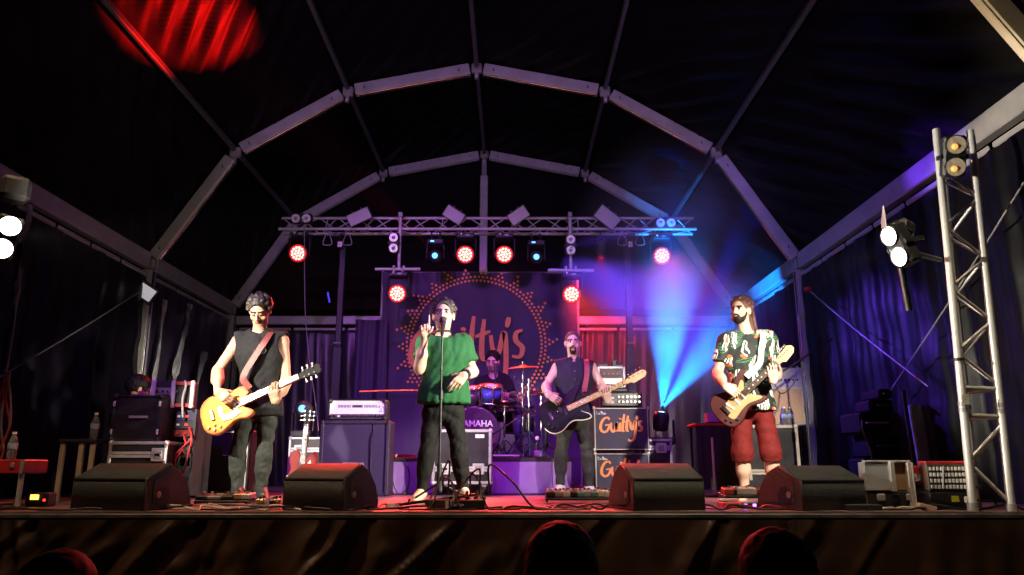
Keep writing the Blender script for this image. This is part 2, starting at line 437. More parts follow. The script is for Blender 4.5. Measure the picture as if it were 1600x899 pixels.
# gable sheet above the beam
MB().add([(x, YB + .14, z + .05) for x, z in PROF] , [tuple(range(7))]).build('gable_sheet', roofm, tent, True)
# tied-back strips of pale sheet that hang against the left wall
strapm = mat('pale_sheet_strip', (0.40, 0.40, 0.42), 0.4, 0, 0.35, 9, 0.5, 20)
def strap(pts, wd, label=None):
    pts = smooth_path(pts, 8); b = MB(); N = len(pts); vs = []
    for i, p in enumerate(pts):
        ww = wd*(0.75 + .35*math.sin(i*.9) + .2*math.sin(i*2.3))
        for k in range(7):
            s = (k/6 - .5); vs.append(p + Vector((0.03*math.sin(k*2.4 + i*.35), s*ww*2, 0)))
    b.add(vs, [(i*7 + k, i*7 + k + 1, i*7 + 7 + k + 1, i*7 + 7 + k) for i in range(N - 1) for k in range(6)], 0, True)
    return b.build('sheet_strip', strapm, tent, True)
xs = xl + .10
strap([(xs, 11.0, 2.62), (xs + .05, 10.85, 2.2), (xs + .08, 10.6, 1.6), (xs + .1, 10.4, 1.25)], .07)
strap([(xs, 10.2, 2.5), (xs + .02, 10.12, 1.6), (xs + .02, 10.1, .4)], .05)
strap([(xs + .04, 11.6, 2.0), (xs + .06, 11.3, 1.2), (xs + .05, 11.2, .6)], .10)
q = P(46, 322, 7.4)
# cords: guy cables with shackles, across the side walls
def guy(pa, pb, label):
    pa = Vector(pa); pb = Vector(pb); b = MB(); pts = [pa.lerp(pb, k/24) - Vector((0, 0, .02*math.sin(math.pi*k/24))) for k in range(25)]
    o = b.path(pts, .008, 6).build('guy_cable', alud); tag(o, label, 'cable', 'guy cables along the tent walls')
    return o
def wall_pt(px, py, X):
    # point of the plane x = X that the photograph shows at px, py
    t = (449.5 - py)/FPX; k = (_s + t*_c)/(_c - t*_s); Y = X/((px - 800)/FPX*(_c + k*_s)); return Vector((X, Y, k*Y + CAMZ))
WL = xl + .16; WR = xr - .16
guy(wall_pt(218, 456, WL), wall_pt(-25, 603, WL), 'thin cable running down from the left post towards the left picture edge')
guy(wall_pt(1262, 452, WR), wall_pt(1450, 604, WR), 'thin cable running down to the right from the red clamp on the right post')
guy(wall_pt(1600, 285, WR), wall_pt(1392, 610, WR), 'thin cable rising to the right behind the truss tower')
MB().ball(wall_pt(1262, 452, WR - .03), (.05, .05, .035)).build('cable_clamp', redp, tent, True)
# ================================================================ trusses and stands
def truss_piece(root, A, B, side, ups, r_ch, r_br, step, m):
    """chords at the offsets 'ups' from the line A-B, zigzag braces between neighbouring chords"""
    A = Vector(A); B = Vector(B)
    ch = [(A + u, B + u) for u in ups]
    for a, b in ch: rod('chord', a, b, r_ch, m, root, n=14)
    n = max(2, round((B - A).length/step)); nc = len(ch)
    for i in range(nc):
        (a0, b0), (a1, b1) = ch[i], ch[(i + 1) % nc]
        for k in range(n):
            f0, f1 = (k + .06)/n, (k + .94)/n
            if k % 2 == 0: rod('brace', a0.lerp(b0, f0), a1.lerp(b1, f1), r_br, m, root, n=8)
            else: rod('brace', a1.lerp(b1, f0), a0.lerp(b0, f1), r_br, m, root, n=8)
TY = 10.6
TA = P(452, 362, TY); TB = P(1072, 363, TY); TZ = TA.z
lt = thing('lighting_truss', 'long horizontal aluminium lighting truss hung above the drum riser', 'truss', (0, TY, TZ))
truss_piece(lt, (TA.x - .12, TY, TZ), (TB.x + .12, TY, TZ), .22, [Vector((0, -.12, 0)), Vector((0, .12, 0)), Vector((0, 0, .20))], .022, .0095, .27, alu)
for x in (TA.x + .55, -1.0, .0, .95, TB.x - .6):
    rod('strut', (x, TY - .12, TZ), (x, TY, TZ + .2), .009, alu, lt, n=8)
def lift_stand(px, label):
    x = PX(px, 2, TY + .1)
    t = thing('lifting_stand', label, 'stand', (x, TY + .25, 0), 0, 'black stands that carry the lighting truss')
    MB().box((0, 0, 1.0), (.13, .12, 1.9), bev=.01).build('mast', blackm, t)
    MB().box((0, 0, 2.7), (.09, .08, 1.5), bev=.01).build('inner_mast', blackm, t)
    MB().box((0, -.22, 3.47), (.10, .55, .04)).build('fork', blackm, t)
    MB().box((.0, -.066, 2.0), (.11, .01, .012)).build('mast_collar', alud, t)
    for a in range(4):
        d = Vector((math.cos(a*math.pi/2 + .78), math.sin(a*math.pi/2 + .78), 0))
        MB().tube(d*.05 + Vector((0, 0, .12)), d*.6 + Vector((0, 0, .03)), .025, .02, 8).build('leg', blackm, t)
    MB().lathe([(.03, -.03), (.07, -.03), (.07, .03), (.03, .03)], 14, Matrix.Translation((0, -.1, .9)) @ Matrix.Rotation(math.pi/2, 4, 'Y')).build('winch', blackm, t)
lift_stand(525, 'black lifting stand behind the white faced amplifier')
lift_stand(987, 'black lifting stand behind the stacked bass cabinets')

# tower on the right of the stage, built of three stout tubes
def tower(px0, px1, Y, top, label, grp='truss towers at the stage corners'):
    x0 = PX(px0, 0, Y); x1 = PX(px1, 0, Y); wdt = x1 - x0
    t = thing('truss_tower', label, 'truss tower', ((x0 + x1)/2, Y + wdt/2, 0), 0, grp)
    C = [Vector((x0, Y, 0)), Vector((x1, Y, 0)), Vector((x0 + .16, Y + .24, 0))]
    for c in C:
        rod('chord', c + Vector((0, 0, .02)), c + Vector((0, 0, top)), .026, steel, t, n=16)
        MB().tube(c, c + Vector((0, 0, .05)), .034, n=12).build('coupler', alud, t, True)
        for zc in (.62, .66): MB().tube(c + Vector((0, 0, zc)), c + Vector((0, 0, zc + .028)), .0295, n=14).build('coupler', alud, t, True)
    for zc in (.60, .78):
        for i in range(3): rod('rung', C[i] + Vector((0, 0, zc)), C[(i + 1) % 3] + Vector((0, 0, zc)), .016, steel, t, n=10)
    segs = [(.05, .57, 2), (.81, top - .06, 8)]
    for (z0, z1, n) in segs:
        for i in range(3):
            a, b = C[i], C[(i + 1) % 3]
            for k in range(n):
                q0 = z0 + (z1 - z0)*k/n; q1 = z0 + (z1 - z0)*(k + .93)/n
                p, q = (a, b) if (k + i) % 2 else (b, a)
                rod('brace', p + Vector((0, 0, q0)), q + Vector((0, 0, q1)), .0115, steel, t, n=8)
    return t, x0, x1
tw, TX0, TX1 = tower(1521, 1581, 5.08, 2.62, 'pale truss tower of stout tubes standing at the right stage edge')
lab = MB()
for zc in (.70,): lab.box((TX0, 5.045, zc), (.05, .004, .07), bev=0)
lab.build('label_plate', mat('printed_label', (.5, .48, .42), .6, 0, .6, 60), tw, True)
MB().tube((TX0, 5.08, .955), (TX0, 5.08, .975), .034, n=14).build('tape_band', blackm, tw, True)
tl, LX0, LX1 = tower(-290, -215, 5.3, 2.62, 'truss tower just beyond the left picture edge that carries the lit lamps')

# ================================================================ lamps
E_white = mat('lit_white_lens', (1, 1, 1), .3, 0, 0, emit=(1.0, .97, .88), es=14)
E_redbase = mat('lit_red_lens', (.3, .02, .02), .3, 0, 0, emit=(1.0, .05, .03), es=2.2)
E_redcell = mat('lit_red_cells', (.6, .1, .1), .3, 0, 0, emit=(1.0, .60, .50), es=2.6)
E_halo = mat('red_halo_glow', (.2, .01, .01), .4, 0, 0, emit=(1.0, .01, .008), es=.55)
E_blue = mat('lit_blue_lens', (.05, .1, .6), .3, 0, 0, emit=(.05, .28, 1.0), es=6)
E_cyan = mat('lit_cyan_lens', (.2, .5, .8), .3, 0, 0, emit=(.25, .75, 1.0), es=20)
E_amber = mat('lit_amber_bulb', (.6, .3, .05), .3, 0, 0, emit=(1.0, .50, .12), es=1.1)
E_orange = mat('lit_orange_lamp', (.6, .3, .05), .3, 0, 0, emit=(1.0, .40, .06), es=4.0)
E_violet = mat('lit_violet_lens', (.3, .1, .6), .3, 0, 0, emit=(.45, .15, 1.0), es=5)
reflector = mat('lamp_reflector', (.72, .60, .44), .35, .15, .25, 30)
reflector2 = mat('lamp_glass_silver', (.78, .74, .78), .3, .6, .1, 20)
LENSR = .105; WASHK = 10.5
def moving_wash(px, py, Y, label, aim, energy=90, grp='red lit wash lights on the truss', col=(1.0, .05, .04), face=(0, -1, -.25)):
    c = P(px, py, Y); base = c + Vector((0, .05, .30))
    t = thing('wash_light', label, 'stage light', base, 0, grp)
    MB().box((0, 0, -.03), (.26, .20, .07), bev=.015).build('base', blackp, t)
    for s in (-1, 1): MB().tube((s*.07, 0, .0), (s*.07, 0, .075), .014, n=8).box((s*.07, 0, .085), (.03, .06, .05)).build('clamp', alud, t)
    MB().ball((-.06, -.10, -.01), .016, 8).build('safety_eye', white, t)
    MB().box((.03, -.101, -.025), (.06, .004, .02)).build('display', alud, t)
    for s in (-1, 1): MB().box((s*.145, 0, -.19), (.025, .07, .28), bev=.01).build('yoke_arm', blackp, t)
    hc = c - base; R = frame_z(face); Mx = Matrix.Translation(hc) @ R.to_4x4()
    MB().lathe([(.05, -.17), (.10, -.15), (.125, -.05), (.13, .0), (.125, .015), (LENSR + .004, .015)], 24, Mx).build('head', blackp, t)
    ln = MB().lathe([(LENSR + .004, .010), (LENSR, .019), (.02, .021)], 24, Mx).build('lens', E_redbase, t)
    MB().lathe([(LENSR + .021, .0165), (LENSR + .004, .0205), (LENSR + .003, .0185)], 24, Mx).build('halo_ring', E_halo, ln)  # glowing ring imitates the red halo around the lens
    b = MB()
    for (ring, n) in ((0, 1), (.042, 6), (.082, 12)):
        for k in range(n):
            a = 2*math.pi*k/n + ring*3
            b.lathe([(.0175, .0205), (.0155, .027), (.006, .029)], 10, Mx @ Matrix.Translation((ring*math.cos(a), ring*math.sin(a), 0)))
    b.build('led_cells', E_redcell, ln)
    spot('wash_beam', c + R @ Vector((0, 0, .06)), aim, energy*WASHK, col, 62, .6, .09, t)
    return t
moving_wash(466, 396, TY - .1, 'red lit wash light at the left end of the truss', (-2.0, 6.8, 0), 55)
moving_wash(727, 398, TY - .1, 'red lit wash light just left of the middle tent post', (-1.0, 6.4, 0), 70)
moving_wash(788, 398, TY - .1, 'red lit wash light just right of the middle tent post', (.4, 6.2, 0), 70)
moving_wash(1034, 400, TY - .1, 'red lit wash light at the right end of the truss', (2.0, 6.8, 0), 20)
moving_wash(621, 459, TY - .2, 'red lit wash light hanging at the upper left of the printed banner', (-.8, 6.2, 0), 60)
moving_wash(893, 460, TY - .2, 'red lit wash light hanging above the man with the bass', (.9, 6.3, 0), 60)

def beam_head(px, py, Y, label, lens, face=(0, -1, -.2), hang=True, grp='small beam lights', s=1.0):
    c = P(px, py, Y); base = c + Vector((0, .03, .20 if hang else -.27))
    t = thing('beam_light', label, 'stage light', base, 0, grp)
    sg = 1 if hang else -1
    MB().box((0, 0, sg*.0), (.24*s, .20*s, .08), bev=.015).build('base', blackp, t)
    for q in (-1, 1): MB().box((q*.12*s, 0, -sg*.13), (.022, .06, .22), bev=.008).build('yoke_arm', blackp, t)
    if hang:
        for q in (-1, 1): MB().tube((q*.06, 0, .03), (q*.06, 0, .16), .012, n=8).build('clamp', blackm, t)
    R = frame_z(face); Mx = Matrix.Translation(c - base) @ R.to_4x4()
    MB().lathe([(.05, -.16), (.085, -.14), (.095, 0.0), (.085, .05), (.045, .055)], 20, Mx).build('head', blackp, t)
    MB().lathe([(.046, .050), (.036, .058), (.01, .061)], 18, Mx).build('lens', lens, t)
    MB().box((-.04, -.101*s, 0), (.05, .004, .018)).build('display', E_blue if hang else blackm, t)
    return t
b1 = beam_head(680, 400, TY, 'small beam light with a blue lens left of the middle post', E_blue)
b2 = beam_head(838, 402, TY, 'small beam light with a blue lens right of the middle post', E_blue)
# these throw colour on the tent: red on the upper left roof, violet on the right wall and roof
c1 = P(680, 395, TY - .1); c2 = P(838, 397, TY - .1)

def blinder(c, R, label, horiz=False, lit=None, grp='two lamp blinders', r=.085, bulb=None):
    """two round lamps in one black box; local z is the way it shines"""
    c = Vector(c); t = thing('blinder_light', label, 'stage light', c, 0, grp)
    M4 = R.to_4x4()
    ax = Vector((1, 0, 0)) if horiz else Vector((0, 1, 0)); d = r*1.22
    sz = (4.6*r, 2.35*r, .10) if horiz else (2.35*r, 4.6*r, .10)
    MB().box((0, 0, -.02), sz, bev=.015).build('housing', blackp, t, Mx=M4)
    for s in (-1, 1):
        o = ax*d*s
        MB().lathe([(r*1.08, .028), (r*1.08, .045), (r, .045), (r*.98, .036)], 24, M4 @ Matrix.Translation(o)).build('ring', blackm, t)
        if lit:
            MB().lathe([(r, .036), (r*.8, .052), (r*.2, .060)], 24, M4 @ Matrix.Translation(o)).build('lamp', lit, t)
        else:
            rf = MB().lathe([(r, .044), (r*.8, .036), (r*.45, .031), (r*.1, .030)], 24, M4 @ Matrix.Translation(o)).build('reflector', reflector if bulb else reflector2, t)
            bo = o + Vector((-r*.15, -r*.2, 0)) if bulb else o
            MB().lathe([(r*.42, .034), (r*.40, .048), (r*.1, .056)] if not bulb else [(r*.34, .034), (r*.32, .05), (r*.1, .056)], 14, M4 @ Matrix.Translation(bo)).build('bulb', bulb or alud, rf)
    ys = Vector((0, 1, 0)) if horiz else Vector((1, 0, 0))
    for s in (-1, 1):
        q = ys*s*r*1.28
        MB().box(q + Vector((0, 0, -.06)), (.012, .03, .16) if not horiz else (.03, .012, .16)).build('bracket', blackm, t, Mx=M4)
    return t
FACE = frame_z((0, -1, -.25)) @ Matrix.Rotation(0, 3, 'Z')
def face_R(d, roll=0):
    z = Vector(d).normalized(); x = Vector((0, 0, 1)).cross(z).normalized(); y = z.cross(x)
    return Matrix((x, y, z)).transposed() @ Matrix.Rotation(roll, 3, 'Z')
rB = .062
blinder(P(471.5, 342, TY - .12), face_R((0, -1, -.2)), 'unlit two lamp blinder side by side at the left truss end', True, r=rB)
blinder(P(1039.5, 349, TY - .12), face_R((0, -1, -.2)), 'unlit two lamp blinder side by side at the right truss end', True, r=rB)
blinder(P(615.5, 380, TY - .22), face_R((0, -1, -.2)), 'unlit two lamp blinder upright on the left drop pipe', False, r=rB)
blinder(P(891.5, 383, TY - .22), face_R((0, -1, -.2)), 'unlit two lamp blinder upright on the right drop pipe', False, r=rB)
# tower lamps
bt = blinder(P(1490.5, 245, 4.96), face_R((-.25, -1, -.28), math.radians(-4)), 'two lamp blinder with dim amber bulbs on top of the right tower', False, r=.062, bulb=E_amber)
kR = P(1404, 384, 4.80); aimR = Vector((-.4, 6.7, .9))
kr = blinder(kR, face_R((-.93, -.30, -.22), math.radians(12)), 'brightly lit two lamp blinder hung left of the right tower', False, lit=E_white, r=.062)
MB().box(kR + Vector((.08, .10, .14)), (.16, .12, .13), face_R((-.8, -.3, .3)), bev=.03).build('back_shell', blackp, kr, True)
MB().box(kR + Vector((-.07, .02, .15)), (.006, .16, .22), face_R((-.3, -.8, .2))).build('barn_door', alud, kr, True)
MB().tube(kR + Vector((.06, .05, -.02)), Vector((TX0, 5.08, kR.z - .02)), .018, n=8).build('arm', blackm, kr, True)
MB().tube(kR + Vector((.02, .04, -.12)), kR + Vector((.05, .06, -.42)), .022, n=8).build('tail_bracket', blackm, kr, True)
kL = P(8, 371, 4.70); aimL = Vector((-1.0, 6.8, .9))
kl = blinder(kL, face_R((.62, -.72, -.22), math.radians(-8)), 'brightly lit two lamp blinder at the left picture edge', False, lit=E_white, r=.062)
MB().box(kL + Vector((-.03, .06, .34)), (.18, .16, .18), face_R((.6, -.7, 0)), bev=.03).build('back_shell', blackp, kl, True)
MB().tube(kL + Vector((-.05, .05, 0)), Vector((LX1, 5.3, kL.z)), .018, n=8).build('arm', blackm, kl, True)
KEYR = 1550; KEYL = 1450; WARM = (1.0, .90, .74)
spot('lamp_beam', kR + Vector((-.10, -.12, .06)), (2.10, 6.9, .85), KEYR*.52, WARM, 50, .5, .04, kr)
spot('lamp_beam', kR + Vector((-.15, -.08, -.06)), (-.35, 6.6, .85), KEYR*1.25, WARM, 36, .5, .04, kr)
spot('lamp_beam', kL + Vector((.10, -.12, .06)), (-2.1, 6.5, .85), KEYL*.60, WARM, 46, .5, .04, kl)
spot('lamp_beam', kL + Vector((.15, -.10, -.06)), (.86, 8.1, 1.0), KEYL*.85, WARM, 17, .6, .04, kl)
spot('lamp_spill', P(1490.5, 245, 4.96) + Vector((-.02, -.2, .02)), (3.75, 4.9, 3.9), 70, (1.0, .72, .34), 60, .8, .05, bt)
spot('lamp_beam', kL + Vector((.16, -.14, -.02)), (3.1, 5.1, 1.6), KEYL*1.5, WARM, 32, .6, .05, kl)
spot('lamp_spill', kL + Vector((.30, -.35, .0)), (-1.5, 9.9, 4.6), 100, (1.0, .86, .72), 100, .8, .05, kl)
spot('lamp_spill', kR + Vector((-.30, -.35, .0)), (0.3, 9.9, 4.6), 100, (1.0, .86, .72), 100, .8, .05, kr)

# drop pipes below the truss: one upright, one short cross bar each
def drop_pipe(px, xa, xb, yb, label):
    p = P(px, yb, TY - .15)
    t = thing('drop_pipe', label, 'pipe', (p.x, p.y, p.z), 0, 'drop pipes below the truss')
    MB().tube((0, 0, 0), (0, 0, TZ - p.z + .24), .024, n=12).build('upright', alu, t)
    a = P(xa, yb, TY - .15).x - p.x; b = P(xb, yb, TY - .15).x - p.x
    MB().tube((a, -.04, 0), (b, -.04, 0), .024, n=12).build('cross_bar', alu, t)
    for s in (-1, 1): MB().box((s*.06, -.04, -.02), (.03, .07, .09), bev=.01).build('clamp', alud, t)
    MB().box((0, 0, TZ - p.z + .2), (.06, .09, .07), bev=.01).build('clamp', alud, t)
drop_pipe(623, 587, 657, 422, 'pale drop pipe with a cross bar at the upper left of the banner')
drop_pipe(892, 856, 928, 424, 'pale drop pipe with a cross bar at the upper right of the banner')

panelm = mat('pale_grey_panel', (.38, .36, .38), .5, 0, .06, 10)
def flood(px, py, wd, hg, roll, label, dark=False):
    c = P(px, py, TY - .28); t = thing('flood_panel', label, 'stage light', c, 0, 'tilted flood panels on the truss')
    R = face_R((.0, -1, -.42), math.radians(roll)); M4 = R.to_4x4()
    MB().box((0, 0, -.045), (wd + .02, hg + .02, .08), bev=.015).build('housing', blackp, t, Mx=M4)
    MB().box((0, 0, .002), (wd, hg, .012), bev=.004).build('front_panel', panelm, t, Mx=M4)
    MB().box((0, 0, .010), (wd - .02, hg - .02, .006)).build('diffuser', mat('flood_diffuser', (.46, .43, .47), .6, 0, .08, 5), t, Mx=M4)
    for s in (-1, 1): MB().tube((s*wd*.2, hg*.5, -.04), (s*wd*.2, hg*.62, -.05), .01, n=6).build('clamp', alud, t, Mx=M4)
flood(561, 339, .33, .165, 24, 'grey tilted flood panel leftmost on the truss')
flood(709, 336, .28, .17, -33, 'grey tilted flood panel on the truss just left of the middle post')
flood(810, 337, .28, .17, 34, 'grey tilted flood panel on the truss just right of the middle post')
flood(949, 340, .34, .20, -38, 'grey tilted flood panel rightmost on the truss')

# empty lamp hooks on the truss
def lamp_hooks(pxs, py, label, sq):
    c = P(sum(pxs)/len(pxs), py, TY - .12)
    t = thing('lamp_hooks', label, 'hooks', c, 0, 'empty lamp hooks on the truss')
    for px in pxs:
        h = P(px, py, TY - .12)
        MB().path(smooth_path([h + Vector((-.03, 0, .16)), h + Vector((-.03, 0, .04)), h + Vector((-.055, 0, -.03)), h + Vector((-.055, 0, -.1)), h + Vector((.055, 0, -.1)), h + Vector((.055, 0, -.03)), h + Vector((.03, 0, .04)), h + Vector((.03, 0, .14))], 3), .007, 6).build('hook_frame', alud, t, True)
    h = P(sq, py + 10, TY - .12)
    for k in range(4): MB().box(h + Vector(((k % 2)*.032 - .016, 0, (k//2)*.042 - .02)), (.028, .01, .036)).build('tag_plate', white, t, True)
lamp_hooks((512, 543), 372, 'empty wire lamp hooks on the left half of the truss', 531)
lamp_hooks((972, 1000), 372, 'empty wire lamp hooks on the right half of the truss', 985)

# work light on the left post
c = P(228, 457, 9.72); t = thing('work_light', 'tilted square work light with white glass on the left tent post', 'work light', c)
M4 = face_R((.35, -1, -.2), math.radians(-32)).to_4x4()
MB().box((0, 0, -.03), (.27, .24, .06), bev=.015).build('housing', blackp, t, Mx=M4)
MB().box((0, 0, .003), (.20, .165, .012), bev=.004).build('glass', mat('white_glass', (.8, .8, .82), .3, 0, .05, emit=(.9, .9, 1), es=.35), t, Mx=M4)
MB().box((-.05, .1, -.05), (.03, .2, .03)).build('bracket', blackm, t)
c = P(590 - 75, 465, TY + .6)
ct = MB().tube(P(512, 457, TY - .3), P(515, 473, TY - .3), .012, n=8).build('glow_tube', mat('blue_tube', (.05, .05, .5), .3, 0, 0, emit=(.08, .07, .9), es=.6)); tag(ct, 'short blue tube hanging in the dark left of the banner', 'tube')

# front lighting bar on the marquee's first arch, out of the picture above: coloured lamps that wash the band
fb = thing('front_light_bar', 'lighting bar with coloured spotlights on the first arch above the picture', 'lighting bar', (TC, 3.9, 4.75))
MB().tube((-3.2, 0, 0), (3.2, 0, 0), .025, n=10).build('bar', alu, fb)
PARK = 2.5
VIO = (.34, .05, 1.0); MAG = (.80, .10, 1.0)
for k, (x, aim, en, col, dg) in enumerate(((-2.9, (-1.9, 8.6, .7), 190, VIO, 46), (-1.5, (-1.0, 11.2, 1.3), 260, (.58, .13, 1.0), 46), (-.3, (-.7, 8.4, .5), 210, (.40, .06, 1.0), 40), (.9, (-.15, 9.3, 1.0), 420, MAG, 28), (1.6, (1.0, 8.6, .5), 170, (.42, .06, 1.0), 30), (2.95, (2.9, 11.6, 1.5), 130, (.15, .08, 1.0), 50), (-2.2, (-.9, 11.4, 3.9), 95, (.55, .26, 1.0), 58), (2.4, (.4, 11.4, 3.9), 95, (.55, .26, 1.0), 58), (-2.6, (-2.6, 4.95, -.5), 170, (1.0, .66, .38), 60), (0.3, (.3, 4.95, -.5), 80, (1.0, .58, .34), 70), (2.4, (1.9, 4.95, -.5), 190, (1.0, .80, .52), 56))):
    z = Vector(aim) - Vector((TC + x, 3.9, 4.6))
    R = frame_z(z); Mx = Matrix.Translation((x, 0, -.18)) @ R.to_4x4()
    cn = MB().lathe([(.05, -.13), (.09, -.10), (.095, .1), (.10, .105), (.085, .09)], 18, Mx).build('par_can', blackp, fb)
    MB().lathe([(.085, .09), (.05, .095)], 18, Mx).build('lens', E_violet, cn)
    MB().tube((x, 0, 0), (x, 0, -.12), .012, n=6).build('clamp', alud, fb)
    spot('par_beam', Vector((TC + x, 3.9, 4.57)) + z.normalized()*.14, aim, en*PARK, col, dg, .55, .08, fb)

# colour thrown on the marquee by the two small beam lights
spot('wall_beam', c2, (3.72, 8.0, 0.95), 3200, (.16, .06, 1.0), 34, .9, .05, b2)
spot('wall_beam', c2 + Vector((.05, 0, 0)), wall_pt(1405, 258, 3.6), 1300, (.16, .04, 1.0), 9, .9, .03, b2)
spot('roof_beam', c1 + Vector((-.1, -.05, .1)), (-3.30, 7.62, 4.83), 17000, (1.0, .006, .004), 19, 1.0, .01, b1)
tw.rotation_euler[1] = .036
# ================================================================ backdrop banner
BY = 11.35
bl = P(598, 426, BY); br = P(902, 426, BY)
bn = thing('printed_banner', 'dark violet banner printed with a ring of salmon dots and handwritten lettering', 'banner', (0, BY, .02))
def bfn(u, v):
    x = bl.x + (br.x - bl.x)*u; z = bl.z + (.05 - bl.z)*v
    d = .012*math.sin(6*x + 2*z) + .010*math.sin(2.3*z*3 + x) + .006*math.sin(19*x + 3*math.sin(z*2)) + .012*math.exp(-((z - 2.1)/.02)**2) + .012*math.exp(-((z - 1.33)/.02)**2)
    return Vector((x, BY - d, z))
MB().grid(bfn, 90, 90).build('cloth', bannerm, bn, True)
for s in (bl.x, br.x):
    MB().tube((s, BY + .02, .02), (s, BY + .02, bl.z + .03), .02, n=8).build('side_pole', alud, bn, True)
MB().tube((bl.x, BY + .02, bl.z), (br.x, BY + .02, bl.z), .016, n=8).build('top_pole', alud, bn, True)
ec = P(744, 538, BY - .035); Rr = 102/1200*(BY*_c + (ec.z - CAMZ)*_s)
dots = MB(); NN = 104
def dot(a, r, q=.0205):
    dots.lathe([(q, 0), (q*.9, .002)], 9, Matrix.Translation(ec) @ FRONT @ Matrix.Translation((r*math.cos(a), r*math.sin(a), 0)))
for k in range(NN):
    a = 2*math.pi*k/NN
    dot(a, Rr); dot(a + math.pi/NN, Rr + .058)
    if k % 4 in (0, 1): dot(a, Rr + .116)
    if k % 4 == 0: dot(a + math.pi/NN, Rr + .170)
    if k % 8 == 1: dot(a, Rr + .232)
dots.build('printed_dots', salmon, bn, True)
tw_ = (183/1200)*11.3
brush_text(GUILTY, tw_/2.08, .032, salmon, bn, ROOT[bn.name].inverted() @ Matrix.Translation(P(640, 578, BY - .04)) @ FRONT @ Matrix.Rotation(math.radians(6), 4, 'Z'))

# black drape masking behind the left amplifier
def drape_panel(px0, px1, py0, Y, label, m, seed):
    a = P(px0, py0, Y); b = P(px1, py0, Y); r = np.random.RandomState(seed); ph = r.rand(5)*6
    def fn(u, v):
        x = a.x + (b.x - a.x)*u + .04*(v)*math.sin(seed); z = a.z + (.03 - a.z)*v
        return Vector((x, Y - .02*math.sin(17*x + ph[0]) - .012*math.sin(41*x + ph[1] + v), z))
    o = MB().grid(fn, 60, 20).build('hanging_drape', m); return tag(o, label, 'drape', 'drapes hung behind the band')
drape_panel(556, 606, 500, BY - .1, 'violet drape hanging at the left side of the printed banner', bannerm, 2)

# ================================================================ drum riser
RY0, RY1, RZ = 8.35, 10.95, .38
rx0 = PX(603, .2, RY0); rx1 = PX(893, .2, RY0)
rs = thing('drum_riser', 'low drum riser with lilac cloth pinned around its front', 'riser', ((rx0 + rx1)/2, RY0, 0))
MB().box(((rx0 + rx1)/2, (RY0 + RY1)/2, RZ - .03), (rx1 - rx0 + .02, RY1 - RY0, .06), bev=.008).build('platform', blackm, rs, True)
for x in (rx0 + .06, (rx0 + rx1)/2, rx1 - .06):
    for y in (RY0 + .1, RY1 - .1): MB().tube((x, y, 0), (x, y, RZ - .06), .025, n=8).build('leg', alud, rs, True)
def dr(xa, xb, seed):
    r = np.random.RandomState(seed); ph = r.rand(4)*6
    def fn(u, v):
        x = xa + (xb - xa)*u + .03*v*math.sin(seed*2 + 5*u)*(1 if .05 < u < .95 else .3); z = RZ - .045 + (.012 - RZ + .045)*v
        return Vector((x, RY0 - .012 - .006*math.sin(7*x + ph[0]) - .012*v*math.sin(4.5*x + ph[1] + 2*v) - .02*math.exp(-((u - .62)/.05)**2)*v*v - .015*v*math.exp(-((u - .2)/.07)**2), z))
    MB().grid(fn, 50, 14).build('cloth_panel', drape, rs, True)
xa = PX(660, .2, RY0); xb = PX(862, .2, RY0)
dr(rx0, xa, 1); dr(xa + .01, xb, 2); dr(xb + .01, rx1, 3)
o = MB().box((PX(632, .4, 8.5), 8.5, RZ + .02), (.22, .08, .03), Matrix.Rotation(.4, 3, 'Z')).build('strap_roll', redp); tag(o, 'dark red strap lying on the left corner of the riser', 'strap')

# ---------------------------------------------------------------- drums
shell = mat('blue_drum_shell', (.055, .06, .42), .25, 0, .12, 8, coat=.6)
shelld = mat('dark_drum_shell', (.05, .02, .06), .25, 0, .12, 8, coat=.6)
skinm = mat('drum_head', (.62, .6, .62), .5, 0, .08)
def drum(px, py, Y, dia, dep, axis, label, m, head_m, name='tom_drum', lugs=6, grp=None):
    c = P(px, py, Y); t = thing(name, label, 'drum', c, 0, grp); r = dia/2
    Mx = frame_z(axis).to_4x4()
    MB().lathe([(r*.9, -dep/2 + .01), (r, -dep/2), (r, dep/2), (r*.9, dep/2 - .01)], 32, Mx).build('shell', m, t)
    for s in (-1, 1):
        MB().lathe([(r - .004, s*(dep/2 - .012) - .012), (r + .012, s*(dep/2 - .012) - .012), (r + .014, s*(dep/2 - .012) + .012), (r - .004, s*(dep/2 - .012) + .012)], 32, Mx).build('hoop', chrome if dia < .5 else m, t)
        MB().lathe([(r - .003, s*dep/2 - .003), (r*.3, s*dep/2 + .002), (.01, s*dep/2 + .002)][::1], 32, Mx).build('drum_head', head_m, t)
    for k in range(lugs):
        a = 2*math.pi*(k + .5)/lugs; q = Mx @ Vector((math.cos(a)*(r + .012), math.sin(a)*(r + .012), 0)); d = Mx @ Vector((0, 0, 1)); d = Vector(d)
        lg = MB().tube(q - d*(dep/2 - .01), q + d*(dep/2 - .01), .005, n=6).build('tension_rod', chrome, t)
        for s in (-1, 1): MB().tube(q + d*s*dep*.12, q + d*s*dep*.34, .012, n=8).build('lug', chrome, lg)
    return t
bd = drum(742, 678, 8.95, .56, .42, (0, -1, 0), 'dark bass drum with white lettering behind the flight case', shelld, mat('black_drum_head', (.04, .03, .05), .4, 0, .15), 'bass_drum', 8)
text_mesh('YAMAHA', .095, white, bd, Matrix.Translation((.015, -.226, .10)) @ FRONT, sx=1.0, bold=.002)
for s in (-1, 1): MB().tube((s*.26, -.1, -.1), (s*.36, -.22, -.275), .009, n=6).build('spur', chrome, bd)
drum(767, 616, 9.0, .25, .21, (.06, -.30, 1), 'blue tom drum in front of the drummer', shell, skinm, grp='tom drums')
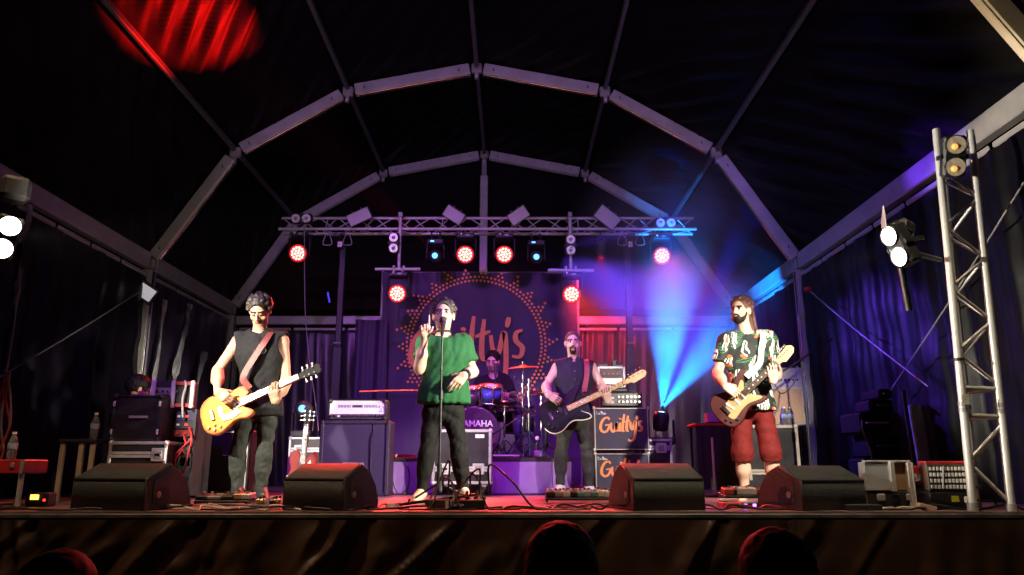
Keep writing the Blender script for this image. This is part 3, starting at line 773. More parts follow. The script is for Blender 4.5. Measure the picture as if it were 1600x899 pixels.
drum(737, 620, 9.0, .25, .22, (-.1, -.30, 1), 'dark tom drum half hidden behind the singer', shelld, skinm, grp='tom drums')
drum(812, 655, 9.75, .38, .36, (.0, -.08, 1), 'floor tom standing beside the knee of the drummer', shelld, skinm, 'floor_tom', 8)
drum(786, 634, 9.55, .34, .14, (0, -.1, 1), 'chrome snare drum between the knees of the drummer', chrome, skinm, 'snare_drum', 8)
bronze = mat('bronze_cymbal', (.30, .16, .07), .35, .9, .25, 20)
def stand(px, pyt, Y, label, cymbals, rs_=.26, floor=RZ, arms=()):
    p = P(px, pyt, Y); h = p.z - floor
    t = thing('cymbal_stand', label, 'cymbal stand', (p.x, p.y, floor), 0, 'chrome cymbal stands')
    MB().tube((0, 0, .22), (0, 0, h*.55), .017, n=10).build('lower_tube', chrome, t)
    MB().tube((0, 0, h*.5), (0, 0, h), .012, n=10).build('upper_tube', chrome, t)
    for zc in (h*.53, h*.8): MB().tube((0, 0, zc - .025), (0, 0, zc + .025), .024, n=10).box((.035, 0, zc), (.05, .012, .022), bev=.004).build('collar', chrome, t)
    for k in range(3):
        a = 2.1*k + .5; d = Vector((math.cos(a), math.sin(a), 0))
        lg = MB().tube(Vector((0, 0, .32)), d*rs_ + Vector((0, 0, .015)), .010, n=8).build('leg', chrome, t)
        MB().tube(Vector((0, 0, .16)), d*rs_*.55 + Vector((0, 0, .15)), .006, n=6).build('leg_brace', chrome, lg)
        MB().ball(d*rs_ + Vector((0, 0, .018)), .018, 8).build('rubber_foot', rubber, lg)
    for (dx, dy, dz, r, tilt) in cymbals:
        Mx = Matrix.Translation((dx, dy, h + dz)) @ Matrix.Rotation(math.radians(tilt[0]), 4, 'X') @ Matrix.Rotation(math.radians(tilt[1]), 4, 'Y')
        cyb = MB().lathe([(r, -.010), (r*.7, .004), (r*.25, .014), (r*.2, .022), (.014, .036)], 40, Mx).lathe([(r, -.0115), (r*.7, .002), (r*.25, .012), (.014, .03)], 40, Mx).build('cymbal', bronze, t)
        MB().tube(Mx @ Vector((0, 0, .03)), Mx @ Vector((0, 0, .075)), .016, .012, 8).build('wing_nut', chrome, cyb)
    for (z, dx, dy, dz) in arms:
        MB().tube((0, 0, z), (dx, dy, z + dz), .010, n=8).ball((dx, dy, z + dz), .022, 8).build('arm', chrome, t)
    return t
stand(817, 574, 9.3, 'chrome stand with the dark crash cymbal beside the drummer', [(0, 0, 0, .20, (6, -3))], arms=((.70, -.18, 0, 0), (.55, .14, .1, .02), (.86, -.10, -.05, .1)))
stand(845, 614, 9.6, 'chrome stand with the low thin cymbal behind the bass player', [(0, 0, 0, .20, (3, 4))])
stand(826, 592, 9.15, 'plain chrome boom stand right of the crash cymbal', [], arms=((.55, -.12, -.1, .05),))
t = thing('hi_hat_stand', 'chrome hi hat stand left of the floor tom', 'cymbal stand', P(788, 716, 9.0) , 0)
MB().tube((0, 0, .05), (0, 0, .62), .012, n=8).build('tube', chrome, t)
for k in range(3):
    d = Vector((math.cos(2.1*k), math.sin(2.1*k), 0)); MB().tube((0, 0, .22), d*.22 + Vector((0, 0, .01)), .009, n=6).build('leg', chrome, t)
for s in (0, .02): MB().lathe([(.16, .60 + s), (.05, .61 + s), (.01, .63 + s)], 28).build('cymbal', bronze, t)
o = MB().box(P(790, 712, 8.52), (.30, .16, .014), Matrix.Rotation(.06, 3, 'Z')).build('pale_board', white); tag(o, 'pale flat board lying on the front of the riser', 'board')
t = thing('drum_pedal', 'small steel drum pedal on the riser by the stand legs', 'pedal', (PX(840, .4, 8.75), 8.75, RZ))
MB().box((0, 0, .012), (.10, .26, .02), bev=.004).build('base_plate', chrome, t); MB().box((0, 0, .05), (.08, .22, .012), Matrix.Rotation(.25, 3, 'X')).build('footboard', alud, t)
MB().tube((0, .12, .01), (0, .12, .22), .008, n=6).build('post', chrome, t); MB().ball((0, .1, .22), .025, 8).build('beater', white, t)
MB().box((0, -.12, .045), (.09, .06, .07), bev=.01).build('toe_stop', alu, t)
# throne
t = thing('drum_throne', 'round black drum stool under the drummer', 'stool', (PX(775, .6, 10.1), 10.1, RZ))
MB().lathe([(.02, .48), (.17, .48), (.18, .52), (.16, .56), (.02, .56)], 24).build('seat', blackp, t); MB().tube((0, 0, .1), (0, 0, .48), .02, n=8).build('post', chrome, t)
for k in range(3): MB().tube((0, 0, .2), (.25*math.cos(2.1*k), .25*math.sin(2.1*k), .01), .012, n=6).build('leg', chrome, t)

# ================================================================ amplifiers and cases
edge = mat('case_aluminium_edge', (.62, .61, .60), .35, .5, .12, 12)
def flight_case(x, Y, z, wd, hg, dp, label, lid=None, latches=(), casters=False, m=navyply, rz=0, tr=.022, handle=None, e=edge, rec=None):
    t = thing('flight_case', label, 'flight case', (x, Y, z), rz)
    zb = .09 if casters else 0.0
    MB().box((0, dp/2, zb + hg/2), (wd - .01, dp - .01, hg - .01)).build('panel_box', m, t)
    for sx in (-1, 1):
        for sy in (0, 1): MB().box((sx*(wd/2 - tr/2), sy*dp + (tr/2 - .004)*(1 - 2*sy), zb + hg/2), (tr, tr, hg - .04), bev=.004).build('edge_trim', e, t)
        for sz in (0, 1): MB().box((sx*(wd/2 - tr/2), dp/2, zb + sz*hg + (tr/2)*(1 - 2*sz)), (tr, dp - .04, tr), bev=.004).build('edge_trim', e, t)
    for sy in (0, 1):
        for sz in (0, 1): MB().box((0, sy*dp + (tr/2 - .004)*(1 - 2*sy), zb + sz*hg + (tr/2)*(1 - 2*sz)), (wd - .04, tr, tr), bev=.004).build('edge_trim', e, t)
    for sx in (-1, 1):
        for sy in (0, 1):
            for sz in (0, 1): MB().ball((sx*(wd/2 - .014), sy*dp + .012*(1 - 2*sy), zb + sz*hg + .014*(1 - 2*sz)), .026, 10).build('corner', e, t)
    if lid is not None:
        for q in (.014, -.014): MB().box((0, -.004, zb + lid + q), (wd - .05, .012, .024), bev=.003).build('closing_band', e, t)
    for (lx, lz) in latches:
        l = MB().box((lx, -.008, zb + lz), (.12, .012, .11), bev=.018).build('latch', e, t)
        MB().box((lx, -.013, zb + lz), (.07, .012, .07), bev=.008).build('latch_dish', alud, l); MB().box((lx, -.022, zb + lz), (.05, .01, .022), bev=.004).build('butterfly', chrome, l)
    if handle: MB().box((handle[0], -.006, zb + handle[1]), (.14, .01, .10), bev=.02).build('handle_dish', alud, t)
    if casters:
        for sx in (-1, 1):
            for sy in (.12, .88):
                cs = MB().box((sx*wd*.36, dp*sy, .075), (.07, .06, .02)).box((sx*wd*.36 - .02, dp*sy, .05), (.006, .05, .05)).box((sx*wd*.36 + .02, dp*sy, .05), (.006, .05, .05)).build('caster', alud, t)
                MB().lathe([(.015, -.014), (.04, -.014), (.04, .014), (.015, .014)], 16, Matrix.Translation((sx*wd*.36, dp*sy, .041)) @ Matrix.Rotation(math.pi/2, 4, 'Y')).build('wheel', rubber, cs)
    return t
Yc = 8.0; xa = PX(675, .4, Yc); xb = PX(768, .4, Yc)
za = P(720, 757, Yc).z; zb_ = P(720, 671, Yc).z
fc = flight_case((xa + xb)/2, Yc, za - .09, xb - xa, zb_ - za, .34, 'black flight case with silver edges standing behind the singer', .15, ((-.17, .15), (.17, .15)), True, tr=.03)
MB().box(((xb - xa)/2 - .12, -.006, zb_ - za + .02), (.09, .006, .035)).build('label_plate', white, fc)
text_mesh('///', .03, blackm, fc, Matrix.Translation(((xb - xa)/2 - .12, -.0105, zb_ - za + .02)) @ FRONT)

def cabinet(px0, px1, py0, py1, Y, dp, name, label, cat, shellm, grillem, pipe=None, inset=.035, corners=True, group=None):
    z0 = max(0.0, P(px0, py1, Y).z); z1 = P(px0, py0, Y).z; zm = (z0 + z1)/2
    x0 = PX(px0, zm, Y); x1 = PX(px1, zm, Y); W = x1 - x0; H = z1 - z0
    t = thing(name, label, cat, ((x0 + x1)/2, Y, z0), 0, group)
    MB().box((0, dp/2 + .02, H/2), (W, dp - .04, H), bev=.012).build('shell', shellm, t)
    for s in (-1, 1):
        MB().box((s*(W/2 - inset/2), .012, H/2), (inset, .03, H), bev=.006).build('frame', shellm, t)
        MB().box((0, .012, H/2 + s*(H/2 - inset/2)), (W - 2*inset, .03, inset), bev=.006).build('frame', shellm, t)
    gr = MB().box((0, .022, H/2), (W - 2*inset, .012, H - 2*inset)).build('grille', grillem, t)
    if pipe:
        for s in (-1, 1):
            MB().box((s*(W/2 - inset), .006, H/2), (.010, .02, H - 2*inset + .01)).build('piping', pipe, t)
            MB().box((0, .007, H/2 + s*(H/2 - inset)), (W - 2*inset, .02, .010)).build('piping', pipe, t)
    if corners:
        for sx in (-1, 1):
            for sz in (0, 1): MB().box((sx*(W/2 - .018), .008, sz*H + .018*(1 - 2*sz)), (.042, .036, .042), bev=.012).build('corner', blackp, t)
    return t, W, H
# left white faced amplifier on its tall cabinet
violcab = mat('violet_tolex', (.030, .018, .046), .5, 0, .25, 30, .3, 240)
cb, W, H = cabinet(498, 607, 657, 778, 7.84, .36, 'speaker_cabinet', 'tall guitar cabinet with name plate under the white faced amplifier', 'speaker cabinet', violcab, grillecloth)
pl = MB().box((-.005, .012, H*.40), (.21, .008, .055), bev=.012).build('name_plate', alud, cb)
MB().box((-.005, .008, H*.40), (.195, .006, .042)).build('plate_field', blackp, pl)
text_mesh('MESA', .036, white, cb, Matrix.Translation((-.005, .004, H*.40 - .002)) @ FRONT, sx=1.35, bold=.001)
MB().path(smooth_path([(.18, .012, H - .02), (.19, .0, H - .12), (.17, -.003, H - .2), (.165, .003, .1), (.1, -.02, .012)], 8), .006, 6).build('speaker_lead', rubber, cb)
hd, W, H = cabinet(513, 603, 624, 656, 7.9, .26, 'amplifier_head', 'white faced amplifier head on the tall guitar cabinet', 'amplifier', blackp, mat('white_metal_face', (.85, .82, .85), .45, 0, .06, 30), None, .012)
MB().box((0, .013, H*.17), (W - .05, .008, H*.22)).build('control_strip', mat('control_strip', (.10, .08, .12), .4, .2, .2), hd)
for k in range(14): MB().tube((-.27 + k*.042, .010, H*.17), (-.27 + k*.042, -.012, H*.17), .013, .011, 10).build('knob', chrome if k != 2 else white, hd)
for s in (-1, 1):
    for k in range(9): MB().box((s*.135 + (k - 4)*.015, .0145, H*.66), (.008, .004, H*.14)).build('vent_slot', mat('vent_grey', (.22, .18, .25), .5, 0, .1), hd)
pl = MB().box((0, .0135, H*.66), (.11, .006, .030), bev=.008).build('badge', alud, hd)
MB().box((0, .010, H*.66), (.085, .005, .014)).build('badge_field', blackp, pl)
fl = MB()
for k in range(40):
    a, b = random.random(), random.random()
    fl.box((W/2 - .03 - .10*a*(.3 + .7*b), .0148, H*(.32 + .6*b)), (.010, .003, .005), Matrix.Rotation(random.choice((.8, -.8)), 3, 'Y'))
fl.build('worn_pattern', MATS['vent_grey'], hd)
# cabinet behind the left guitarist
cb, W, H = cabinet(301, 388, 672, 780, 7.55, .36, 'speaker_cabinet', 'black guitar cabinet with pale piping behind the left guitarist', 'speaker cabinet', tolex, mat('black_grille', (.010, .012, .014), .75, 0, .2, 60, .3, 300), alu, .02)
text_mesh('BH-', .05, alud, cb, Matrix.Translation((-W*.33, .012, H*.66)) @ FRONT)
MB().tube((W*.02, .010, H*.62), (W*.22, .010, H*.62), .005, n=6).build('logo_bar', alud, cb)
hd, W, H = cabinet(303, 345, 652, 671, 7.6, .2, 'amplifier_head', 'small amplifier on the black cabinet behind the left guitarist', 'amplifier', blackp, mat('bluish_face', (.35, .38, .5), .4, .2, .2), None, .008)
MB().path(smooth_path([(-.08, -.01, .04), (-.06, -.05, -.06), (.0, -.03, -.1), (.05, -.04, -.05), (.06, -.01, .03)], 8), .006, 6).build('patch_lead', whitecab, hd)
# bass rig
ply = mat('bass_cabinet_face', (.030, .022, .055), .6, 0, .15, 40, .25, 260)
def bass_cab(px0, px1, py0, py1, label):
    cb, W, H = cabinet(px0, px1, py0, py1, 8.55, .40, 'bass_cabinet', label, 'speaker cabinet', tolex, ply, alud, .011, False, 'stacked bass cabinets')
    for sx in (-1, 1):
        for sz in (0, 1): MB().ball((sx*(W/2 - .006), .006, sz*H + .006*(1 - 2*sz)), .02, 8).build('corner', edge, cb)
    brush_text(GUILTY, .225, .0125, salmon, cb, Matrix.Translation((-.235, .0155, H*.42)) @ FRONT @ Matrix.Rotation(.02, 4, 'Z'))
    brush_text([[(0, 0), (.02, .3), (.06, .0), (.1, .2), (.14, .02), (.18, .16), (.24, .02), (.3, .14), (.36, .02)], [(.5, .1), (.45, .28), (.56, .24), (.5, .0), (.6, .14), (.66, .02), (.72, .16), (.8, .03), (.95, .1)]], .11, .004, white, cb, Matrix.Translation((-W/2 + .035, .0155, H - .075)) @ FRONT)
    return W, H
bass_cab(928, 1014, 637, 704, 'upper bass cabinet with salmon handwritten lettering')
bass_cab(930, 1016, 708, 775, 'lower bass cabinet with lettering half hidden by the floor monitor')
hd, W, H = cabinet(940, 1003, 613, 635, 8.6, .3, 'bass_amplifier', 'black bass amplifier head with two rows of knobs on the upper bass cabinet', 'amplifier', blackp, mat('dark_face', (.02, .018, .022), .4, .1, .2), None, .010)
for r_ in range(2):
    for k in range(6): MB().tube((-.03 + k*.045, .02, H*(.32 + .34*r_)), (-.03 + k*.045, -.004, H*(.32 + .34*r_)), .015, .012, 10).build('knob', chrome, hd)
MB().box((-.13, .014, H*.6), (.09, .006, .018)).build('display', white, hd); MB().box((-.14, .014, H*.3), (.11, .006, .03)).build('switch_plate', alud, hd)
MB().path(smooth_path([(-W/2 + .04, .1, H), (-.1, .1, H + .02), (.1, .1, H + .02), (W/2 - .04, .1, H)], 5), .008, 6).build('handle', blackp, hd)
# small open rack on top, white edges
x0 = PX(934, 1.2, 8.65); x1 = PX(977, 1.2, 8.65); z0 = P(950, 606, 8.65).z; z1 = P(950, 573, 8.65).z; W = x1 - x0; H = z1 - z0
rk = thing('rack_case', 'small open rack case with white edges on top of the bass amplifier', 'rack case', ((x0 + x1)/2, 8.65, z0))
MB().box((0, .17, H/2), (W - .02, .30, H - .02)).build('inner_box', mat('rack_inside', (.05, .012, .014), .5, 0, .2), rk)
for s in (-1, 1):
    MB().box((s*(W/2 - .012), .008, H/2), (.026, .03, H), bev=.008).build('edge_trim', white, rk); MB().box((0, .008, H/2 + s*(H/2 - .012)), (W - .05, .03, .026), bev=.008).build('edge_trim', white, rk)
MB().box((0, .012, H*.30), (W - .06, .02, H*.28)).build('rack_unit', mat('pale_unit', (.5, .42, .36), .4, .2, .15), rk)
MB().box((0, .012, H*.66), (W - .06, .02, H*.20)).build('rack_unit', blackp, rk)
for k in range(4): MB().tube((-.08 + k*.05, .005, H*.66), (-.08 + k*.05, -.006, H*.66), .010, n=8).build('knob', redp, rk)
for (dx, wd, hh) in ((-.08, .12, .05), (.05, .06, .09), (.1, .1, .04)): MB().box((dx, .12, H + hh/2), (wd, .1, hh), bev=.01).build('top_box', blackp, rk)
hs = MB().box((PX(960, 1.0, 8.7), 8.75, (z0 + P(950, 614, 8.65).z)/2), (.28, .26, z0 - P(950, 613, 8.65).z - .005), bev=.01).build('spacer_box', blackp); tag(hs, 'low black box between the bass amplifier and the open rack case', 'box')

# cases under the two floor beam lights
x0 = PX(450, .4, 8.6); x1 = PX(502, .4, 8.6); zt = P(470, 683, 8.6).z
flight_case((x0 + x1)/2, 8.6, .0, x1 - x0, zt, .4, 'flight case with silver latch behind the red guitar', zt - .14, ((-.06, zt - .14),), False, tr=.026)
beam_head(474, 640, 8.75, 'floor beam light with a blue lens standing left of the white faced amplifier', E_blue, (0, -1, .1), False, 'floor beam lights')
x0 = PX(1013, .4, 8.75); x1 = PX(1051, .4, 8.75); zt2 = P(1030, 686, 8.75).z
flight_case((x0 + x1)/2 - .05, 8.75, .0, x1 - x0 + .1, zt2, .4, 'flight case with silver edges under the shining floor beam light', zt2 - .10, ((.06, zt2 - .10),), False, tr=.026)
fbm = beam_head(1033, 652, 8.9, 'floor beam light throwing bright blue beams right of the bass cabinets', E_cyan, (.12, .02, 1), False, 'floor beam lights', 1.2)
src = P(1033, 652, 8.9) + Vector((.012, .002, .09))
BEAMC = (.005, .22, 1.0)
spot('blue_beam', src, P(1052, 430, 10.4), 8500, BEAMC, 25, .9, .01, fbm)
spot('blue_beam', src, P(1150, 490, 10.4), 8500, BEAMC, 20, .9, .01, fbm)
spot('blue_beam', src, P(1112, 330, 12.0), 4000, (.03, .08, 1.0), 13, 1.0, .01, fbm)
spot('blue_beam', src, P(1052, 240, 11.0), 6500, (.01, .07, 1.0), 8, .9, .01, fbm)
spot('blue_beam', src, P(1205, 260, 11.0), 6500, (.01, .05, 1.0), 8, .9, .01, fbm)
pc = P(938, 385, TY + .05); pa = Vector((1.35, 12.9, 1.65))
pt = thing('par_can', 'added black can light on the truss throwing red on the back wall', 'stage light', pc)  # added fixture, gives the red glow on the back wall a source
Mp = frame_z(pa - pc).to_4x4()
MB().lathe([(.04, -.12), (.075, -.10), (.08, .08), (.085, .085), (.07, .075)], 18, Mp).build('can', blackp, pt); MB().lathe([(.07, .072), (.04, .078)], 18, Mp).build('lens', E_redbase, pt)
MB().tube((0, 0, .06), (0, -.05, .22), .010, n=6).build('clamp', blackm, pt)
spot('added_red_beam', pc + (pa - pc).normalized()*.12, pa, 620, (1.0, .015, .035), 66, .9, .05, pt)

# ---------------------------------------------------------------- right side: table, combo, big case
xt0 = PX(1086, .75, 7.9); xt1 = PX(1166, .75, 7.9); ztb = P(1110, 661, 7.9).z
t = thing('side_table', 'narrow table with dark red cloth top left of the right guitarist', 'table', ((xt0 + xt1)/2, 7.9, 0))
MB().box((0, .2, ztb - .015), (xt1 - xt0, .4, .03), bev=.008).build('table_top', redp, t)
MB().grid(lambda u, v: Vector(((u - .5)*(xt1 - xt0 - .01), .01 - .01*math.sin(30*u) - .03*v, ztb - .03 - (ztb - .09)*v)), 40, 6).build('black_cloth', mat('black_cloth', (.012, .011, .012), .8, 0, .2), t)
for sx in (-1, 1):
    for sy in (.05, .35): MB().tube((sx*(xt1 - xt0)*.44, sy, 0), (sx*(xt1 - xt0)*.44, sy, ztb - .03), .014, n=8).build('leg', blackm, t)
o = MB().box(P(1117, 652, 7.95) + Vector((0, .05, -.005)), (.17, .10, .09), Matrix.Rotation(.1, 3, 'Z'), bev=.004).build('carton', mat('lilac_carton', (.42, .30, .46), .7, 0, .15)); tag(o, 'lilac lit small carton on the narrow red topped table', 'carton')
t = thing('straight_stand', 'slim grey stand pole in front of the narrow table', 'stand', (PX(1115, .3, 7.6), 7.6, 0))
MB().tube((0, 0, .03), (0, 0, .56), .012, n=8).build('pole', alu, t); MB().lathe([(.10, 0), (.10, .015), (.02, .03)], 20).build('base', blackm, t)
xc0 = PX(1138, .4, 8.2); xc1 = PX(1250, .4, 8.2); zk = P(1240, 664, 8.2).z
beige = mat('beige_case_edge', (.52, .46, .40), .45, .25, .15, 10)
flight_case((xc0 + xc1)/2, 8.2, .0, xc1 - xc0, zk, .5, 'big dark flight case with beige edges behind the right guitarist', .23, ((.23, .20), (-.2, .2)), False, tr=.034, e=beige)
xk0 = PX(1206, 1.0, 8.3); xk1 = PX(1258, 1.0, 8.3); zk1 = P(1235, 574, 8.3).z; W = xk1 - xk0; H = zk1 - zk - .005
t = thing('combo_amplifier', 'combo amplifier with beige grille standing on the big flight case', 'amplifier', ((xk0 + xk1)/2, 8.3, zk + .005))
cr = mat('cream_tolex', (.55, .50, .55), .6, 0, .1, 30, .2, 200)
MB().box((0, .13, H/2), (W, .22, H), bev=.012).build('shell', cr, t)
MB().box((0, .016, H*.33), (W - .05, .012, H*.58)).build('grille', mat('beige_grille', (.58, .38, .22), .8, 0, .12, 80, .3, 300), t)
MB().box((0, .016, H*.80), (W - .05, .012, H*.26)).build('control_panel', mat('pale_panel', (.50, .46, .62), .4, .1, .1), t)
MB().box((-.02, .009, H*.90), (W*.5, .004, .03)).build('name_strip', mat('name_strip', (.62, .50, .35), .4, .3, .3, 40), t)
for k in range(6): MB().tube((-.11 + k*.045, .010, H*.78), (-.11 + k*.045, -.008, H*.78), .010, n=8).build('knob', blackp, t)
def bottle(p, label, h=.22, r=.033, grp='small water bottles'):
    t = thing('water_bottle', label, 'bottle', p, 0, grp)
    MB().lathe([(r*.9, 0), (r, .01), (r, h*.3), (r*.93, h*.34), (r, h*.40), (r, h*.62), (r*.6, h*.80), (r*.42, h*.86), (r*.42, h*.92)], 18).build('bottle_body', glassm, t)
    MB().lathe([(r*1.02, h*.36), (r*1.03, h*.38), (r*1.03, h*.56), (r*1.02, h*.58)], 18).build('paper_label', mat('blue_white_label', (.35, .42, .75), .5, 0, .6, 18), t)
    MB().lathe([(r*.46, h*.91), (r*.46, h), (r*.1, h + .001)], 14).build('cap', white, t)
for px, w_ in ((1225.5, 'left'), (1235.5, 'right')): bottle((PX(px, zk + .1, 8.24), 8.24, zk + .002), w_ + ' one of the two water bottles in front of the beige combo amplifier', .19)
# boom microphone stand right
def mic(b, p, d, parent=None):
    d = Vector(d).normalized(); p = Vector(p)
def mic_stand(x, Y, h, label, boom=None, tripod=.30, grp=None, micdir=None, name='microphone_stand', floor=0.0, clipm=True):
    t = thing(name, label, 'microphone stand', (x, Y, floor), 0, grp)
    MB().tube((0, 0, .1), (0, 0, h*.62), .011, n=10).build('lower_tube', blackm, t)
    MB().tube((0, 0, h*.6), (0, 0, h), .0075, n=10).build('upper_tube', blackm, t)
    MB().tube((0, 0, h*.60), (0, 0, h*.60 + .07), .018, .015, 10).build('clutch', blackp, t)
    MB().tube((0, 0, .12), (0, 0, .30), .02, n=10).build('hub', blackp, t)
    for k in range(3):
        a = 2.094*k + .35; d = Vector((math.cos(a), math.sin(a), 0)); lg = MB().tube((0, 0, .16), d*tripod + Vector((0, 0, .015)), .009, n=8).build('leg', blackm, t)
        MB().ball(d*tripod + Vector((0, 0, .018)), .018, 8).build('rubber_foot', rubber, lg)
    if boom:
        a, b = [Vector(q) for q in boom]
        MB().tube(a, b, .008, n=8).build('boom_arm', blackm, t); MB().ball((0, 0, h), .025, 8).build('boom_joint', blackp, t)
        tip, d = a, (a - b).normalized()
    else: tip, d = Vector((0, 0, h)), Vector(micdir or (0, .75, .35)).normalized()
    if clipm:
        mb = MB().tube(tip - d*.02, tip + d*.13, .012, .021, 12).build('microphone', blackp, t)
        MB().ball(tip + d*.155, .027, 14).build('microphone_grille', mat('mic_mesh', (.10, .10, .10), .4, .6, .4, 200, .6, 400), mb)
    return t
zb = P(1253, 562, 7.5).z; xb = PX(1253, zb, 7.5)
ba = P(1206, 592, 7.3) - Vector((xb, 7.5, 0)); bb = P(1300, 530, 7.65) - Vector((xb, 7.5, 0))
bs = mic_stand(xb, 7.5, zb, 'black boom microphone stand right of the right guitarist', (ba, bb), .32, 'black microphone stands')
MB().path(smooth_path([ba, ba + Vector((.08, 0, -.14)), ba + Vector((.25, .1, -.02)), ba + Vector((.3, .12, .14))], 8), .005, 6).build('microphone_lead', rubber, bs)
# drum microphones
mic_stand(PX(852, .6, 9.0), 8.75, .62, 'low boom microphone stand on the riser before the drums', (P(778, 673, 8.6) - Vector((PX(852, .6, 9.0), 8.75, RZ)), P(838, 637, 8.8) - Vector((PX(852, .6, 9.0), 8.75, RZ))), .2, 'black microphone stands', floor=RZ)
mic_stand(PX(774, 1.1, 9.15), 9.15, .96, 'thin microphone stand before the chest of the drummer', None, .16, 'black microphone stands', floor=RZ, micdir=(0, .3, 1))

# ---------------------------------------------------------------- floor monitors
def wedge(px, Y, wd, rz, label, hh=.30):
    x = PX(px, .15, Y); t = thing('floor_monitor', label, 'floor monitor', (x, Y, 0), rz, 'wedge floor monitors at the stage edge')
    k = hh/.30
    prof = [(.0, .0), (.44, .0), (.455, .05), (.41, .16), (.33, .245), (.22, .30*k), (.205, .30*k), (.0, .205*k)]
    Mx = Matrix(((0, 0, 1, 0), (1, 0, 0, 0), (0, 1, 0, 0), (0, 0, 0, 1)))
    MB().prism(prof[::1], -wd/2, wd/2, Mx, bev=.010).build('cabinet', wedgem, t)
    pr2 = [(.43, .06), (.39, .16), (.315, .24), (.235, .285*k)]
    MB().grid(lambda u, v: Vector(((u - .5)*(wd - .06), pr2[min(3, int(v*3))][0] + (pr2[min(3, int(v*3) + 1)][0] - pr2[min(3, int(v*3))][0])*(v*3 - int(v*3)) + .012, pr2[min(3, int(v*3))][1] + (pr2[min(3, int(v*3) + 1)][1] - pr2[min(3, int(v*3))][1])*(v*3 - int(v*3)) + .012)), 10, 6).build('grille', blackp, t)
    for s in (-1, 1):
        sp = [(.07, .05), (.36, .05), (.37, .08), (.33, .15), (.27, .21), (.21, .25), (.07, .19)]
        Ms = Mx @ Matrix.Translation((0, 0, s*(wd/2 + .001)))
        d = MB().prism(sp, -.004, .004, Ms).build('side_plate', wedgem, t)
        MB().prism([(.10, .045), (.22, .045), (.23, .09), (.20, .14), (.14, .155), (.10, .12)], -.006, .006, Ms).build('handle_recess', blackm, d)
        MB().lathe([(.022, -.008), (.022, .009), (.012, .010)], 14, Ms @ Matrix.Translation((.115, .10, 0))).build('socket', alud, d)
    MB().box((0, -.001, .20*k), (wd - .02, .006, .010)).build('front_seam', tolex, t)
    return t
wedge(169, 5.12, .58, math.radians(-16), 'floor monitor wedge farthest left before the dark racks')
wedge(489, 5.12, .46, math.radians(-20), 'floor monitor wedge between the left guitarist and the singer')
wedge(1046, 5.12, .50, math.radians(14), 'floor monitor wedge before the bass cabinets')
wedge(1303, 5.12, .52, math.radians(20), 'floor monitor wedge farthest right before the boom stand', .285)
# ================================================================ guitars
def closed(pts, per=5):
    n = len(pts); out = []
    for i in range(n):
        a, b, c, d = [Vector((*pts[(i + k) % n], 0)) for k in (-1, 0, 1, 2)]
        for k in range(per):
            t = k/per; v = 0.5*((2*b) + (c - a)*t + (2*a - 5*b + 4*c - d)*t*t + (3*b - a - 3*c + d)*t**3); out.append((v.x, v.y))
    return out
LP = [(0, 0), (.01, -.09), (.06, -.15), (.13, -.165), (.20, -.14), (.25, -.12), (.30, -.122), (.355, -.14), (.40, -.128), (.415, -.10), (.385, -.065), (.36, -.045), (.352, -.02), (.352, .02), (.39, .035), (.425, .065), (.42, .11), (.37, .14), (.31, .135), (.25, .12), (.20, .13), (.13, .165), (.06, .15), (.01, .09)]
ST = [(0, 0), (.01, -.09), (.06, -.15), (.14, -.158), (.22, -.125), (.28, -.118), (.36, -.15), (.425, -.158), (.425, -.125), (.37, -.07), (.345, -.03), (.345, .03), (.37, .06), (.44, .12), (.47, .155), (.43, .168), (.34, .14), (.26, .118), (.19, .128), (.12, .158), (.05, .14), (.01, .08)]
PGST = [(.10, -.10), (.20, -.085), (.28, -.085), (.37, -.12), (.40, -.115), (.36, -.06), (.34, -.03), (.34, .03), (.38, .075), (.37, .10), (.30, .07), (.22, .06), (.13, .03), (.08, -.03)]
frontm = {}
def burst(name, c0, c1):
    m = bpy.data.materials.new(name); m.use_nodes = True; nt = m.node_tree; b = nt.nodes['Principled BSDF']
    b.inputs['Roughness'].default_value = .45; b.inputs['Specular IOR Level'].default_value = .2
    tc = nt.nodes.new('ShaderNodeTexCoord'); mp = nt.nodes.new('ShaderNodeMapping'); mp.vector_type = 'POINT'
    mp.inputs['Location'].default_value = (-.92, 0, 0); mp.inputs['Scale'].default_value = (4.4, 5.6, 0)
    gr = nt.nodes.new('ShaderNodeTexGradient'); gr.gradient_type = 'SPHERICAL'; rp = nt.nodes.new('ShaderNodeValToRGB')
    rp.color_ramp.elements[0].position = .0; rp.color_ramp.elements[0].color = (*c0, 1); rp.color_ramp.elements[1].position = .45; rp.color_ramp.elements[1].color = (*c1, 1)
    n = nt.nodes.new('ShaderNodeTexNoise'); n.inputs['Scale'].default_value = 30
    nt.links.new(tc.outputs['Object'], mp.inputs[0]); nt.links.new(mp.outputs[0], gr.inputs[0]); nt.links.new(gr.outputs['Fac'], rp.inputs[0]); nt.links.new(rp.outputs[0], b.inputs['Base Color'])
    return m
maple = mat('maple', (.45, .26, .09), .5, 0, .15, 14); rosew = mat('rosewood', (.06, .03, .018), .45, 0, .2, 20); ivory = mat('ivory_plastic', (.78, .74, .64), .35, 0, .06)
